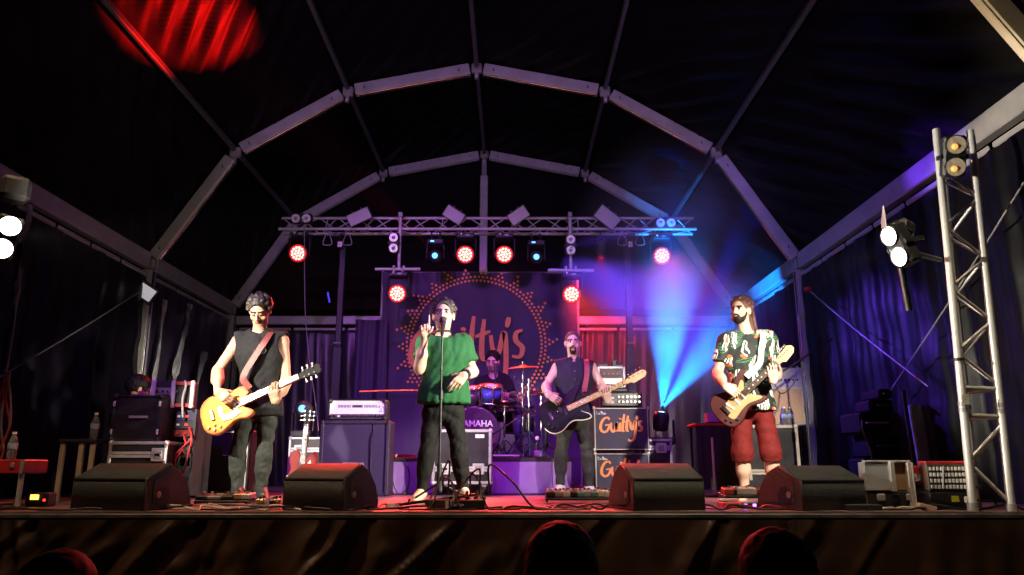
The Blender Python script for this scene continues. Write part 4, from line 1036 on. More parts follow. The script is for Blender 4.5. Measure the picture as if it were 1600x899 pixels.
def guitar(name, label, end, tip, nrm, kind, bodyf, bodys, fbm, headm, pgm=None, L=1.0, strap=None, strapm=None, bs=1.0, cat='guitar', roll=0):
    end = Vector(end); tip = Vector(tip); x = (tip - end).normalized(); z = Vector(nrm); z = (z - x*z.dot(x)).normalized(); y = z.cross(x)
    L = (tip - end).length
    t = bpy.data.objects.new(name, None); COL.objects.link(t); t['label'] = label; t['category'] = cat
    Mx = Matrix.Translation(end) @ Matrix((x, y, z)).transposed().to_4x4(); t.matrix_world = Mx; t.matrix_basis = Mx; ROOT[t.name] = Mx
    out = closed([(a*bs, b*bs) for a, b in (LP if kind == 'single' else ST)], 5)
    MB().prism(out, -.047, 0, bev=.008, mi=0, mi_cap=1).build('body', [bodys, bodyf], t)
    nb = .35*bs; hl = .19 if kind != 'bass' else .22; ne = L - hl
    neck = MB()
    neck.prism([(nb - .06, -.028), (ne, -.021), (ne, .021), (nb - .06, .028)], -.02, .004); neck.build('neck', maple if kind != 'single' else mat('mahogany', (.20, .07, .035), .4, 0, .15), t)
    fb = MB().prism([(nb - .09, -.029), (ne, -.022), (ne, .022), (nb - .09, .029)], .0045, .011).build('fretboard', fbm, t)
    fr = MB(); sc = ne - .12*bs
    for k in range(1, 21):
        xx = ne - sc*(1 - 2**(-k/12)); fr.box((xx, 0, .0125), (.0025, .045, .002))
    fr.build('frets', chrome, fb)
    dt = MB()
    for k in (3, 5, 7, 9, 12, 15):
        xx = ne - sc*(1 - 2**(-(k - .5)/12)); dt.box((xx, 0, .0118), (.012, .022 if kind == 'single' else .008, .0015))
    dt.build('inlays', ivory if fbm is not maple else blackp, fb)
    if kind == 'single': hp = [(ne, -.022), (ne + .05, -.036), (L - .02, -.044), (L, -.02), (L - .012, 0), (L, .02), (L - .02, .044), (ne + .05, .036), (ne, .022)]
    else: hp = [(ne, -.022), (ne + .035, -.024), (ne + .06, -.045), (L - .03, -.030), (L, -.005), (L, .03), (L - .03, .05), (ne + .05, .038), (ne, .022)]
    hs = MB().prism(hp, -.018, -.002, bev=.003).build('headstock', headm if headm is not blackp else mat('black_headstock', (.010, .010, .010), .6, 0, .2, spec=.15), t)
    nt_ = 4 if kind == 'bass' else 6
    for k in range(nt_):
        if kind == 'single':
            s = -1 if k % 2 else 1; hx = ne + .045 + .042*(k//2); py_, ky = s*.026, s*.062
        else: hx = ne + .04 + (L - ne - .075)*k/(nt_ - 1); py_, ky = .018, .066
        tn = MB().tube((hx, py_, -.003), (hx, py_, .014), .006, n=8).build('tuner_post', chrome, hs)
        MB().tube((hx, py_, -.012), (hx, ky - .012*(1 if ky > 0 else -1), -.012), .004, n=6).ball((hx, ky, -.012), (.009, .012, .006), 8).build('tuner_button', ivory if kind == 'single' else chrome, tn)
    if pgm: MB().prism(closed([(a*bs, b*bs) for a, b in PGST], 4), .0005, .0035).build('pickguard', pgm, t)
    if kind == 'single':
        for xx in (.17, .29): MB().box((xx*bs, 0, .006), (.042, .085, .012), bev=.004).build('pickup', ivory if strapm else blackp, t)
        MB().prism([(.16, -.045), (.29, -.045), (.33, -.075), (.25, -.10), (.17, -.085)], .008, .011).build('pickguard', ivory, t)
    elif kind == 'double':
        for k, xx in enumerate((.15, .22, .29)): MB().box((xx*bs, 0, .007), (.018, .085, .008), Matrix.Rotation(.15 if k == 0 else 0, 3, 'Z'), bev=.003).build('pickup', ivory if pgm is not ivory else blackp, t)
    else:
        for (xx, yy) in ((.20, .02), (.24, -.025)): MB().box((xx*bs, yy, .008), (.030, .06, .012), bev=.003).build('pickup', blackp, t)
    MB().box((.10*bs, 0, .010), (.03, .09, .018), bev=.004).build('bridge', chrome, t)
    for (kx, ky) in ((.07, -.10), (.12, -.118), (.05, -.06)) if kind != 'single' else ((.05, -.09), (.09, -.125), (.10, -.085), (.14, -.12)):
        MB().tube((kx*bs, ky*bs, .001), (kx*bs, ky*bs, .018), .012, .010, 10).build('knob', blackp if kind != 'single' else maple, t)
    st_ = MB()
    for k in range(nt_):
        yy = (k/(nt_ - 1) - .5)
        st_.tube((.10*bs, yy*.052, .020), (ne, yy*.034, .0145), .0006 if kind != 'bass' else .0016, n=4)
    st_.build('strings', chrome, t)
    if strap:
        pts = smooth_path(strap, 8); N = len(pts); b = MB(); vs = []
        for i, p in enumerate(pts):
            tg = (pts[min(i + 1, N - 1)] - pts[max(0, i - 1)]).normalized(); sd2 = tg.cross(Vector((0, -1, 0.15))).normalized()
            nn = sd2.cross(tg).normalized()
            for s, q in ((-1, 0), (1, 0), (1, .004), (-1, .004)): vs.append(p + sd2*s*.026 + nn*q)
        b.add(vs, [(i*4 + k, i*4 + (k + 1) % 4, i*4 + 4 + (k + 1) % 4, i*4 + 4 + k) for i in range(N - 1) for k in range(4)])
        b.build('strap', strapm, t, True)
    return t

# red guitar on its stand beside the white amplifier
g0 = guitar('electric_guitar', 'red guitar resting upright on a stand left of the tall cabinet', P(468, 773, 7.75), P(482, 634, 7.85), (0, -1, .1), 'single', mat('red_lacquer', (.22, .012, .010), .5, 0, .1, spec=.25), mat('red_lacquer', (.3, .02, .02)), rosew, blackp)
t = thing('guitar_stand', 'small tripod stand holding the red guitar', 'guitar stand', (PX(472, .2, 7.95), 7.95, 0))
MB().tube((0, 0, .2), (.04, 0, .62), .012, n=8).build('post', blackm, t)
for k in range(3): MB().tube((0, 0, .25), (.22*math.cos(2.1*k + .5), .22*math.sin(2.1*k + .5), .012), .011, n=6).build('leg', blackm, t)
for s in (-1, 1): MB().path([(s*.02, 0, .22), (s*.09, -.06, .17), (s*.09, -.20, .15), (s*.09, -.21, .20)], .009, 6).build('cradle_arm', white if s < 0 else blackp, t)

# ================================================================ things on the floor along the stage edge
def pedalboard(px0, px1, Y, label, pedals, dp=.26, hz=.05, tilt=.10, grp='pedal boards'):
    x0 = PX(px0, .05, Y); x1 = PX(px1, .05, Y); W = x1 - x0
    t = thing('pedal_board', label, 'pedal board', ((x0 + x1)/2, Y, 0), 0, grp)
    R = Matrix.Rotation(tilt, 3, 'X'); M4 = Matrix.Translation((0, 0, hz*.6)) @ R.to_4x4()
    for k in range(3): MB().box((0, dp*(k + .5)/3, 0), (W, dp/3 - .015, .018), bev=.004).build('rail', blackm, t, Mx=M4)
    for s in (-1, 1): MB().box((s*(W/2 - .01), dp/2, hz*.35 + .012), (.016, dp - .02, hz*.55), bev=.004).build('side_frame', blackm, t)
    for (u, v, w_, l_, h_, col) in pedals:
        pm = mat('pedal_%d_%d_%d' % tuple(int(c*99) for c in col), col, .35, .2, .1)
        pd = MB().box((u*W/2, v*dp, h_/2 + .010), (w_, l_, h_), bev=.006).build('effect_pedal', pm, t, Mx=M4)
        MB().tube((u*W/2, v*dp - l_*.28, h_ + .01), (u*W/2, v*dp - l_*.28, h_ + .026), .010, n=8).build('foot_switch', chrome, pd, Mx=M4)
        for q in (-1, 1): MB().tube((u*W/2 + q*w_*.28, v*dp + l_*.3, h_ + .01), (u*W/2 + q*w_*.28, v*dp + l_*.3, h_ + .024), .009, n=8).build('knob', blackp if col[0] > .2 else white, pd, Mx=M4)
    return t
GR = (.35, .36, .36); WH = (.62, .62, .58); RD = (.40, .05, .04); TN = (.50, .36, .18); TL = (.12, .30, .28); BK = (.02, .02, .022); YL = (.65, .45, .08)
pedalboard(302, 386, 5.75, 'pedal board at the feet of the left guitarist', [(-.75, .5, .10, .16, .03, BK), (-.3, .5, .12, .16, .03, GR), (.15, .5, .10, .16, .03, BK), (.55, .5, .07, .12, .04, TN), (.86, .5, .07, .12, .04, WH)], .22)
pedalboard(384, 466, 5.22, 'low black pedal strip with tan squares left of a floor monitor', [(-.5, .35, .05, .05, .035, TN), (.0, .35, .05, .05, .03, BK), (.12, .35, .05, .05, .035, TN), (.6, .35, .06, .06, .035, GR), (.85, .35, .05, .05, .03, BK)], .13, .04)
pv = thing('vocal_processor', 'black effects box on the floor before the microphone stand', 'effects box', (PX(712, .05, 5.2), 5.2, 0))
W = PX(756, .05, 5.2) - PX(666, .05, 5.2)
MB().box((0, .1, .034), (W, .2, .066), bev=.008).build('case', blackp, pv)
MB().box((-W*.32, -.002, .036), (W*.30, .006, .05)).build('end_plate', mat('brown_plate', (.10, .05, .04), .5, 0, .2), pv); MB().box((-W*.15, -.004, .036), (.02, .006, .05)).build('pale_clip', ivory, pv)
brush_text([[(0, 0), (0, .5), (.3, .5)], [(.12, .4), (.5, .42)], [(.15, 0), (.16, .25), (.3, .05), (.32, .24), (.45, .02), (.55, .2), (.7, .03), (.8, .22), (.95, .03), (1.05, .2), (1.2, .05)]], .07, .003, white, pv, Matrix.Translation((-.03, -.003, .026)) @ FRONT)
for k in range(5): MB().tube((-W*.1 + k*.055, .06, .066), (-W*.1 + k*.055, .06, .084), .014, n=10).build('foot_switch', chrome, pv)
for (dx, col) in ((-.02, YL), (.13, TN), (.16, WH), (.06, RD)): MB().tube((dx, .16, .066), (dx + .005, .16, .12), .011, n=8).build('jack_plug', mat('plug_%d' % int(col[0]*99), col, .4), pv)
pedalboard(853, 962, 6.1, 'pedal board with many small pedals before the man with the bass', [(-.86, .4, .07, .12, .04, BK), (-.62, .45, .06, .11, .04, GR), (-.4, .4, .06, .11, .045, WH), (-.18, .45, .06, .11, .04, BK), (.02, .4, .06, .11, .04, TL), (.22, .45, .06, .11, .045, GR), (.42, .4, .06, .11, .04, TL), (.62, .45, .07, .11, .05, WH), (.84, .4, .07, .11, .045, WH)], .24, .06)
pedalboard(1134, 1213, 6.0, 'pedal board with a white pedal before the right guitarist', [(-.75, .5, .07, .12, .045, RD), (-.45, .5, .06, .11, .04, BK), (-.05, .5, .15, .13, .05, WH), (.38, .5, .07, .12, .04, RD), (.58, .5, .06, .11, .04, RD), (.82, .45, .08, .14, .035, GR)], .24, .09)
t = thing('tuner_pedal', 'small floor pedal with two violet lights below the right pedal board', 'pedal', (PX(1172, .02, 5.35), 5.35, 0))
MB().box((0, .04, .022), (.12, .08, .04), bev=.006).build('case', blackp, t)
for s in (-1, 1): MB().box((s*.03, -.002, .026), (.022, .005, .018)).build('light', E_violet, t)
o = MB().box((PX(1144, .02, 5.5), 5.5, .02), (.16, .16, .035), bev=.004).build('red_cloth', redp); tag(o, 'folded red cloth left of the right pedal board', 'cloth')
o = MB().box((PX(1140, .05, 5.55), 5.6, .05), (.13, .05, .018), Matrix.Rotation(.1, 3, 'Z'), bev=.004).build('white_remote', white); tag(o, 'small white stick on the folded red cloth', 'stick')
# microphone lying on the floor at the left of the singer
t = thing('round_base', 'round domed microphone stand foot lying at the stage edge left of the singer', 'stand foot', (PX(614, .02, 5.3), 5.3, 0))
MB().lathe([(.055, .0), (.055, .012), (.04, .035), (.012, .045)], 22).build('dome', alud, t)
MB().tube((.02, .0, .03), (.55, .25, .09), .010, n=8).build('rod', blackm, t)
# cables
CP = [0]
def cable(pts, r, m, label, grp='cables on the stage floor', name='cable'):
    pts = smooth_path(pts, 10); o = MB().path([Vector((p.x, p.y, max(p.z, r*1.05))) for p in pts], r, 6).build(name, m); tag(o, label, 'cable', grp); return o
rc = random.Random(5)
def squiggle(px0, px1, Y, n, amp, z=.008):
    out = []
    n = max(4, n//2)
    for k in range(n + 1):
        px = px0 + (px1 - px0)*(k + rc.uniform(-.75, .75)*(0 < k < n))/n; y = Y + rc.uniform(-.4, 2.2)*amp + .02
        out.append((PX(px, 0, y), y, z + (rc.uniform(0, .03) if k % 2 else 0)))
    return out
for (a, b, Y, n, amp, r, m, lb) in (
    (228, 470, 5.10, 16, .06, .0075, whitecab, 'pale cable winding along the edge before the left guitarist'),
    (260, 440, 5.25, 14, .07, .006, whitecab, 'second thinner pale cable before the left guitarist'),
    (0, 300, 5.08, 14, .05, .007, rubber, 'black cable along the far left stage edge'),
    (300, 640, 5.06, 18, .05, .007, rubber, 'black cable along the edge from the left guitarist to the singer'),
    (740, 900, 5.15, 12, .10, .0075, rubber, 'black cable looping right of the effects box'),
    (760, 980, 5.25, 12, .12, .006, redcab, 'red cable between the effects box and the bass pedal board'),
    (860, 1010, 5.12, 14, .08, .0075, rubber, 'black cable before the bass pedal board'),
    (900, 1000, 5.35, 10, .10, .007, rubber, 'black cable coiling beside the right middle floor monitor'),
    (1080, 1230, 5.15, 12, .08, .006, redcab, 'red cable before the right guitarist'),
    (1060, 1360, 5.08, 18, .05, .0075, rubber, 'black cable along the edge before the right guitarist'),
    (1340, 1470, 5.10, 12, .06, .0075, rubber, 'black cable at the foot of the grey case'),
    (1360, 1445, 5.16, 8, .05, .006, whitecab, 'pale cable below the grey case'),
    (1440, 1600, 5.10, 12, .05, .007, rubber, 'black cable around the foot of the right tower'),
    (590, 720, 5.35, 10, .12, .007, rubber, 'black cable around the foot of the microphone stand')):
    cable(squiggle(a, b, Y, n, amp), r, m, lb)
for k, (x0, x1, dx) in enumerate(((692, 720, .1), (735, 765, .2), (748, 700, -.15), (765, 840, .3), (700, 670, -.2))):
    a = Vector((PX(x0, .1, 5.36), 5.36, .10)); b = Vector((PX(x1, .02, 5.15), 5.15, .01))
    cable([a, a + Vector((0, .04, .10 + .03*k)), a.lerp(b, .5) + Vector((0, 0, .12)), b, b + Vector((dx, .05, 0))], .007, rubber, ['first', 'second', 'third', 'fourth', 'last'][k] + ' from the left of the black leads arching out of the effects box')
cl = []
for k in range(60):
    a = k*.55; r = .075 + .012*math.sin(k*.7); cl.append((PX(238, .1, 5.25) + r*math.cos(a), 5.3 + .02*math.sin(k), .085 + r*math.sin(a)*.95))
cable(cl, .008, whitecab, 'pale coiled cable leaning on the farthest left floor monitor')
cable([(PX(563, 1.0, 7.8), 7.75, 1.02), (PX(620, 1.0, 7.9), 7.95, 1.05), (PX(660, 1.0, 8.1), 8.1, 1.06), (PX(700, 1.05, 8.3), 8.3, 1.0)], .007, redcab, 'taut red cable from the white faced amplifier towards the drums')
cable([(PX(632, .5, 8.3), 8.31, .36), (PX(640, .3, 8.3), 8.30, .22), (PX(636, .1, 8.3), 8.29, .05), (PX(622, .1, 8.3), 8.28, .02), (PX(610, .2, 8.3), 8.29, .2)], .006, rubber, 'thin black cable hanging down the left cloth of the riser')
cable([(PX(474, 3.4, 10.4), 10.4, TZ), (PX(478, 2, 10.4), 10.35, 2.2), (PX(492, 1, 10.0), 10.0, 1.1), (PX(497, .6, 9.2), 9.2, .7)], .006, alud, 'thin grey cable hanging from the left truss end', 'hanging cables')

# ================================================================ gear on the left
zt = .0
def dark_rack():
    Y = 6.6
    def bx(px0, px1, py0, py1, Y): 
        z0 = P(px0, py1, Y).z; z1 = P(px0, py0, Y).z; zm = (z0 + z1)/2
        return PX(px0, zm, Y), PX(px1, zm, Y), z0, z1
    x0, x1, z0, z1 = bx(166, 258, 690, 778, Y)
    t = flight_case((x0 + x1)/2, Y, max(0, z0), x1 - x0, z1 - max(0, z0), .5, 'lower flight case with two bare metal bands behind the farthest left floor monitor', z1 - .14, ((.18, z1 - .14),), False, m=blackp, tr=.026)
    x0, x1, za, zb = bx(172, 250, 617, 690, Y)
    t = flight_case((x0 + x1)/2, Y + .02, z1 + .002, x1 - x0, zb - za - .004, .5, 'black stage box case with silver label stacked on the lower flight case', None, (), False, m=blackp, tr=.016, e=blackp)
    H = zb - za
    MB().box((.02, -.006, H*.52), (.16, .006, .02)).build('label_strip', alu, t)
    for sx in (-1, 1):
        for q in (.2, .8): MB().box((sx*(x1 - x0)*.46, -.008, H*q), (.02, .012, .045), bev=.004).build('clasp', white, t)
    # open rack with patch leads
    x0, x1, za, zb = bx(250, 300, 640, 775, Y + .25)
    r = thing('open_rack', 'open rack with blue lit units and red leads beside the dark cases', 'rack', ((x0 + x1)/2, Y + .25, max(0, za)))
    W = x1 - x0; H = zb - max(0, za)
    for sx in (-1, 1): MB().box((sx*W/2, .2, H/2), (.02, .4, H)).build('side_panel', blackp, r)
    for k, (zz, hh, mm) in enumerate(((.92, .08, mat('blue_unit', (.03, .03, .09), .4, 0, .2)), (.82, .07, blackp), (.72, .06, mat('red_unit', (.20, .02, .02), .4, 0, .2)), (.5, .1, blackp), (.2, .2, blackp))):
        u = MB().box((0, .2, H*zz), (W - .03, .36, hh), bev=.004).build('rack_unit', mm, r)
        for j in range(3): MB().box((-.08 + j*.07, .015, H*zz), (.025, .012, .018)).build('socket', [E_amber, white, E_redbase][j] if k in (0, 1) else redp, u)
    rr = random.Random(2)
    for k in range(7):
        a = Vector((rr.uniform(-.1, .1), .0, H*rr.uniform(.55, .8))); 
        MB().path(smooth_path([a, a + Vector((.05, -.06, -.1)), a + Vector((rr.uniform(-.08, .14), -.08, -.25)), a + Vector((rr.uniform(-.1, .12), -.05, -.40)), Vector((rr.uniform(-.1, .2), -.06, .05))], 8), .008, 6).build('patch_lead', redcab if k % 3 != 2 else rubber, r)
    x0, x1, za, zb = bx(240, 300, 597, 640, Y + .2)
    o = thing('open_case', 'small open case with white corners and a red leather strap on top of the rack', 'case', ((x0 + x1)/2, Y + .2, P(250, 640, Y + .25).z + .01), .25)
    W = x1 - x0; H = zb - za
    MB().box((0, .14, H/2), (W, .24, H), bev=.008).build('case_body', blackp, o)
    for sx in (-1, 0, 1): MB().box((sx*W*.47, -.0, H/2), (.035, .05, H*1.02), bev=.008).build('corner_post', white, o)
    MB().box((-W*.24, .012, H*.6), (W*.38, .012, H*.25)).build('face_strip', alud, o)
    MB().box((W*.24, .01, H*.9), (W*.42, .03, .03)).build('strap', redp, o); MB().box((W*.24, .01, H*.1), (W*.42, .03, .03)).build('strap', redp, o)
    for j in range(5): MB().tube((-W*.38 + j*.04, .01, H*.6), (-W*.38 + j*.04, -.006, H*.6), .010, n=8).build('knob', chrome, o)
    MB().path(smooth_path([(W*.25, .02, H), (W*.3, -.02, H*.8), (W*.26, -.03, H*.3), (W*.3, -.02, -.08)], 8), .010, 6).build('white_lead', whitecab, o)
dark_rack()
t = thing('side_bench', 'low bench with pale legs left of the dark cases', 'bench', (PX(120, .4, 6.5), 6.5, 0))
zb = P(120, 686, 6.5).z; hw = (PX(149, .5, 6.5) - PX(91, .5, 6.5))/2
MB().box((0, .15, zb - .015), (2*hw, .34, .03), bev=.006).build('bench_top', blackp, t)
for (sx, y) in ((-1, 0), (.25, 0), (1, 0), (-1, .3), (1, .3)): MB().box((sx*(hw - .03), y + .01, zb/2 - .015), (.04, .03, zb - .03), bev=.004).build('leg', mat('pale_wood', (.40, .34, .26), .6, 0, .2, 10, stretch=(6, 6, .6)), t)
bottle((PX(143, zb, 6.55), 6.58, zb + .001), 'water bottle standing on the low bench at the left', .22)
zr_ = P(15, 718, 5.7).z
t = thing('red_case', 'red topped case on legs at the far left picture edge', 'case', (PX(5, .3, 5.7), 5.7, 0))
hw = PX(38, .3, 5.7) - PX(5, .3, 5.7)
MB().box((0, .15, zr_ - .05), (2*hw, .3, .10), bev=.008).build('case_box', redp, t)
for sx in (-1, 1):
    MB().box((sx*(hw - .012), -.004, zr_ - .05), (.022, .012, .10)).build('edge_trim', alud, t); MB().box((sx*(hw - .02), .02, (zr_ - .1)/2), (.026, .026, zr_ - .1)).build('leg', alu, t)
    MB().box((sx*hw*.45, -.006, zr_ - .04), (.03, .01, .035), bev=.004).build('latch', alud, t)
bottle((PX(17, zr_, 5.8), 5.8, zr_ + .001), 'water bottle on the red topped case at the far left', .20)
t = thing('glowing_lamp', 'small orange glowing lamp on the floor at the far left', 'lamp', (PX(57, .08, 5.6), 5.6, 0))
MB().box((0, .06, .05), (.16, .12, .10), bev=.012).build('housing', blackp, t); MB().box((-.01, -.004, .07), (.06, .008, .035), bev=.003).build('lamp_glass', E_orange, t)
MB().box((.06, -.003, .05), (.016, .006, .016)).build('indicator', E_redbase, t)
t = thing('hanging_cables', 'bundle of red and pale cables hanging at the far left wall', 'cables', P(10, 585, 6.3))
for k in range(6):
    MB().path(smooth_path([(random.uniform(-.03, .03), 0, .02), (random.uniform(-.06, .06), .03, -.2), (random.uniform(-.12, .1), .0, -.42), (random.uniform(-.06, .06), .02, -.62), (random.uniform(-.1, .1), .0, -.8)], 6), .009, 6).build('cable', redcab if k % 2 else alud, t)
MB().path([(0, 0, 0), (0, 0, .9)], .006, 6).build('rope', alud, t)
st_ = P(44, 320, 7.2)
t = thing('tied_sheet', 'pale twisted strip of sheet hanging beside the left lamps', 'sheet strip', (st_.x, 7.2, 0))
b = MB(); vs = []; N = 30
for i in range(N + 1):
    z = st_.z - (st_.z - .2)*i/N; x = st_.x - .02*i/N*0 + .015*math.sin(i*.8)
    for k in range(5): vs.append(Vector((x + (k - 2)*.016*(1 + .3*math.sin(i*.5)), 7.2 + .02*math.sin(k*2 + i*.6), z)))
b.add(vs, [(i*5 + k, i*5 + k + 1, i*5 + 5 + k + 1, i*5 + 5 + k) for i in range(N) for k in range(4)], 0, True); b.build('strip', strapm, t, True)

# ================================================================ gear on the right, before the tower
def rb(px0, px1, py0, py1, Y):
    z0 = max(0.0, P(px0, py1, Y).z); z1 = P(px0, py0, Y).z; zm = (z0 + z1)/2
    return PX(px0, zm, Y), PX(px1, zm, Y), z0, z1
x0, x1, z0, z1 = rb(1354, 1427, 722, 800, 5.42)
t = thing('grey_case', 'open grey case with a tan half and metal edges right of the last floor monitor', 'case', ((x0 + x1)/2, 5.42, 0)); W = x1 - x0; H = z1
lid = H*.62
greym = mat('grey_laminate', (.34, .36, .38), .5, 0, .1, 8); tanm = mat('tan_lining', (.30, .19, .09), .7, 0, .2, 12)
MB().box((-W*.22, .06, H - lid/2), (W*.56, .10, lid), bev=.006).build('grey_lid', greym, t)
MB().box((W*.25, .08, H - lid/2), (W*.34, .10, lid), bev=.006).build('tan_half', tanm, t)
MB().box((W*.07, -.0, H - lid/2), (.035, .035, lid + .01), bev=.005).build('edge_trim', alu, t)
for q in (.42, .46, .50): MB().box((W*q, .01, H*.5), (.014, .05, H*.98), bev=.003).build('edge_trim', white if q == .5 else beige, t)
MB().box((0, .02, H + .004), (W, .04, .014), bev=.003).build('edge_trim', edge, t)
MB().box((0, .12, H*.19), (W*.94, .2, H*.36), bev=.006).build('inner_tray', blackp, t)
for k in range(3): MB().box((-W*.2 + k*.10, .01, H*.24), (.06, .02, .05), bev=.012).build('tray_item', alud if k % 2 == 0 else blackm, t)
x0, x1, z0, z1 = rb(1428, 1449, 728, 762, 5.45)
t = thing('red_box', 'red box with a white printed mark between the grey case and the slotted lamp', 'box', ((x0 + x1)/2, 5.5, 0))
MB().box((0, .1, z1 - .065), (x1 - x0, .16, .13), bev=.006).build('box_body', redp, t); MB().box((0, .1, (z1 - .13)/2), (x1 - x0 - .01, .14, z1 - .13)).build('base', blackp, t)
brush_text([[(0, .1), (.3, .8), (.5, .2), (.8, .9), (.6, .3), (1, .5)], [(.2, 0), (.7, .1), (.9, .7)]], .055, .006, white, t, Matrix.Translation((-.02, .017, z1 - .10)) @ FRONT)
x0, x1, z0, z1 = rb(1449, 1512, 724, 768, 5.3)
t = thing('slotted_lamp', 'box lamp with rows of pale cells and red top standing on a black box', 'lamp', ((x0 + x1)/2, 5.3, z0), -.25); W = x1 - x0; H = z1 - z0
brown = mat('brown_housing', (.10, .055, .035), .5, 0, .2)
MB().box((0, .11, H/2), (W*.92, .20, H), bev=.008).build('housing', brown, t); MB().box((0, .11, H + .004), (W*.93, .205, .022), bev=.006).build('top_cover', redp, t)
fr = MB().box((0, .006, H*.48), (W*.86, .012, H*.86), bev=.003).build('cell_frame', blackp, t)
cells = mat('pale_cells', (.62, .58, .52), .35, .1, .1)
for r_ in range(4):
    for k in range(10): MB().box((-W*.37 + k*W*.082, -.003, H*(.16 + .215*r_)), (W*.060, .010, H*.14), bev=.003).build('cell', cells, fr)
MB().box((-.03, -.010, H*.5), (.008, .004, H*.8), Matrix.Rotation(.12, 3, 'Y')).build('pale_stick', white, t)
x0, x1, zz0, zz1 = rb(1456, 1515, 769, 802, 5.28)
t = thing('power_box', 'black power box with a yellow sticker and orange plugs under the slotted lamp', 'power box', ((x0 + x1)/2, 5.28, 0), -.1); W = x1 - x0
MB().box((0, .12, z0/2 - .002), (W, .22, z0 - .006), bev=.008).build('case', blackp, t)
MB().box((W*.12, -.002, z0*.6), (.045, .006, .038)).build('yellow_sticker', mat('yellow_sticker', (.75, .72, .05), .5, 0, .25, 60), t)
for (dx, m_) in ((W*.44, ivory), (W*.58, mat('orange_plug', (.85, .35, .05), .45, 0, .1))): MB().box((dx, -.004, z0*.55), (.045, .03, .042), bev=.006).build('plug', m_, t)
MB().path(smooth_path([(W*.6, -.02, z0*.55), (W*.8, -.03, z0*.5), (W*1.1, .02, .06), (W*1.25, .05, .02)], 6), .007, 6).build('power_lead', rubber, t)
MB().path(smooth_path([(W*.45, 0, z0*.9), (W*.75, -.02, z0*1.3), (W*.9, .05, z0*.9), (W*.7, .1, z0*.2)], 6), .008, 6).build('power_lead', rubber, t)
o = MB().box((PX(1450, .03, 5.12), 5.14, .022), (.11, .05, .035), Matrix.Rotation(.25, 3, 'Y'), bev=.003).build('wooden_block', mat('raw_wood', (.50, .36, .22), .7, 0, .2, 20)); tag(o, 'small tilted wooden block at the edge below the slotted lamp', 'block')
o = MB().box((PX(1345, .02, 5.15), 5.15, .022), (.24, .10, .04), bev=.006).build('cable_ramp', blackp); tag(o, 'flat black box at the edge below the last floor monitor', 'box')
# dark covered stack against the right wall
x0, x1, z0, z1 = rb(1338, 1420, 600, 770, 7.2)
t = thing('covered_stack', 'stack of dark covered equipment against the right tent wall', 'equipment stack', ((x0 + x1)/2, 7.2, 0)); W = x1 - x0
for k, (dz, hh, wq, dx) in enumerate(((.0, .36, .9, 0), (.36, .22, .8, .05), (.58, .20, .85, -.03), (.78, .12, .6, .06), (.9, .10, .35, .1))):
    p = MB().box((dx, .25, dz + hh/2), (W*wq*.75, .4, hh - .006), Matrix.Rotation(.08*(k % 3 - 1), 3, 'Z'), bev=.02).build('case', mat('black_cover', (.004, .004, .005), .8, 0, .3, spec=.1), t)
    MB().box((dx, .01, dz + hh*.5), (W*wq*.5, .02, .015)).build('handle', alud if k == 2 else blackm, p)
MB().path(smooth_path([(-W*.35, .0, .7), (-W*.45, -.1, .6), (-W*.35, -.12, .36), (-W*.6, -.1, .3)], 6), .010, 6).build('lead', rubber, t)
t = thing('folded_stand', 'folded grey stand upright behind the slotted lamp', 'stand', (PX(1441, .4, 6.9), 6.9, 0))
MB().box((0, 0, .42), (.11, .05, .80), Matrix.Rotation(-.05, 3, 'Y'), bev=.012).build('blade', mat('teal_grey', (.22, .28, .27), .5, 0, .2), t); MB().tube((-.05, .05, 0), (-.08, .05, .95), .018, n=8).build('pole', blackm, t)
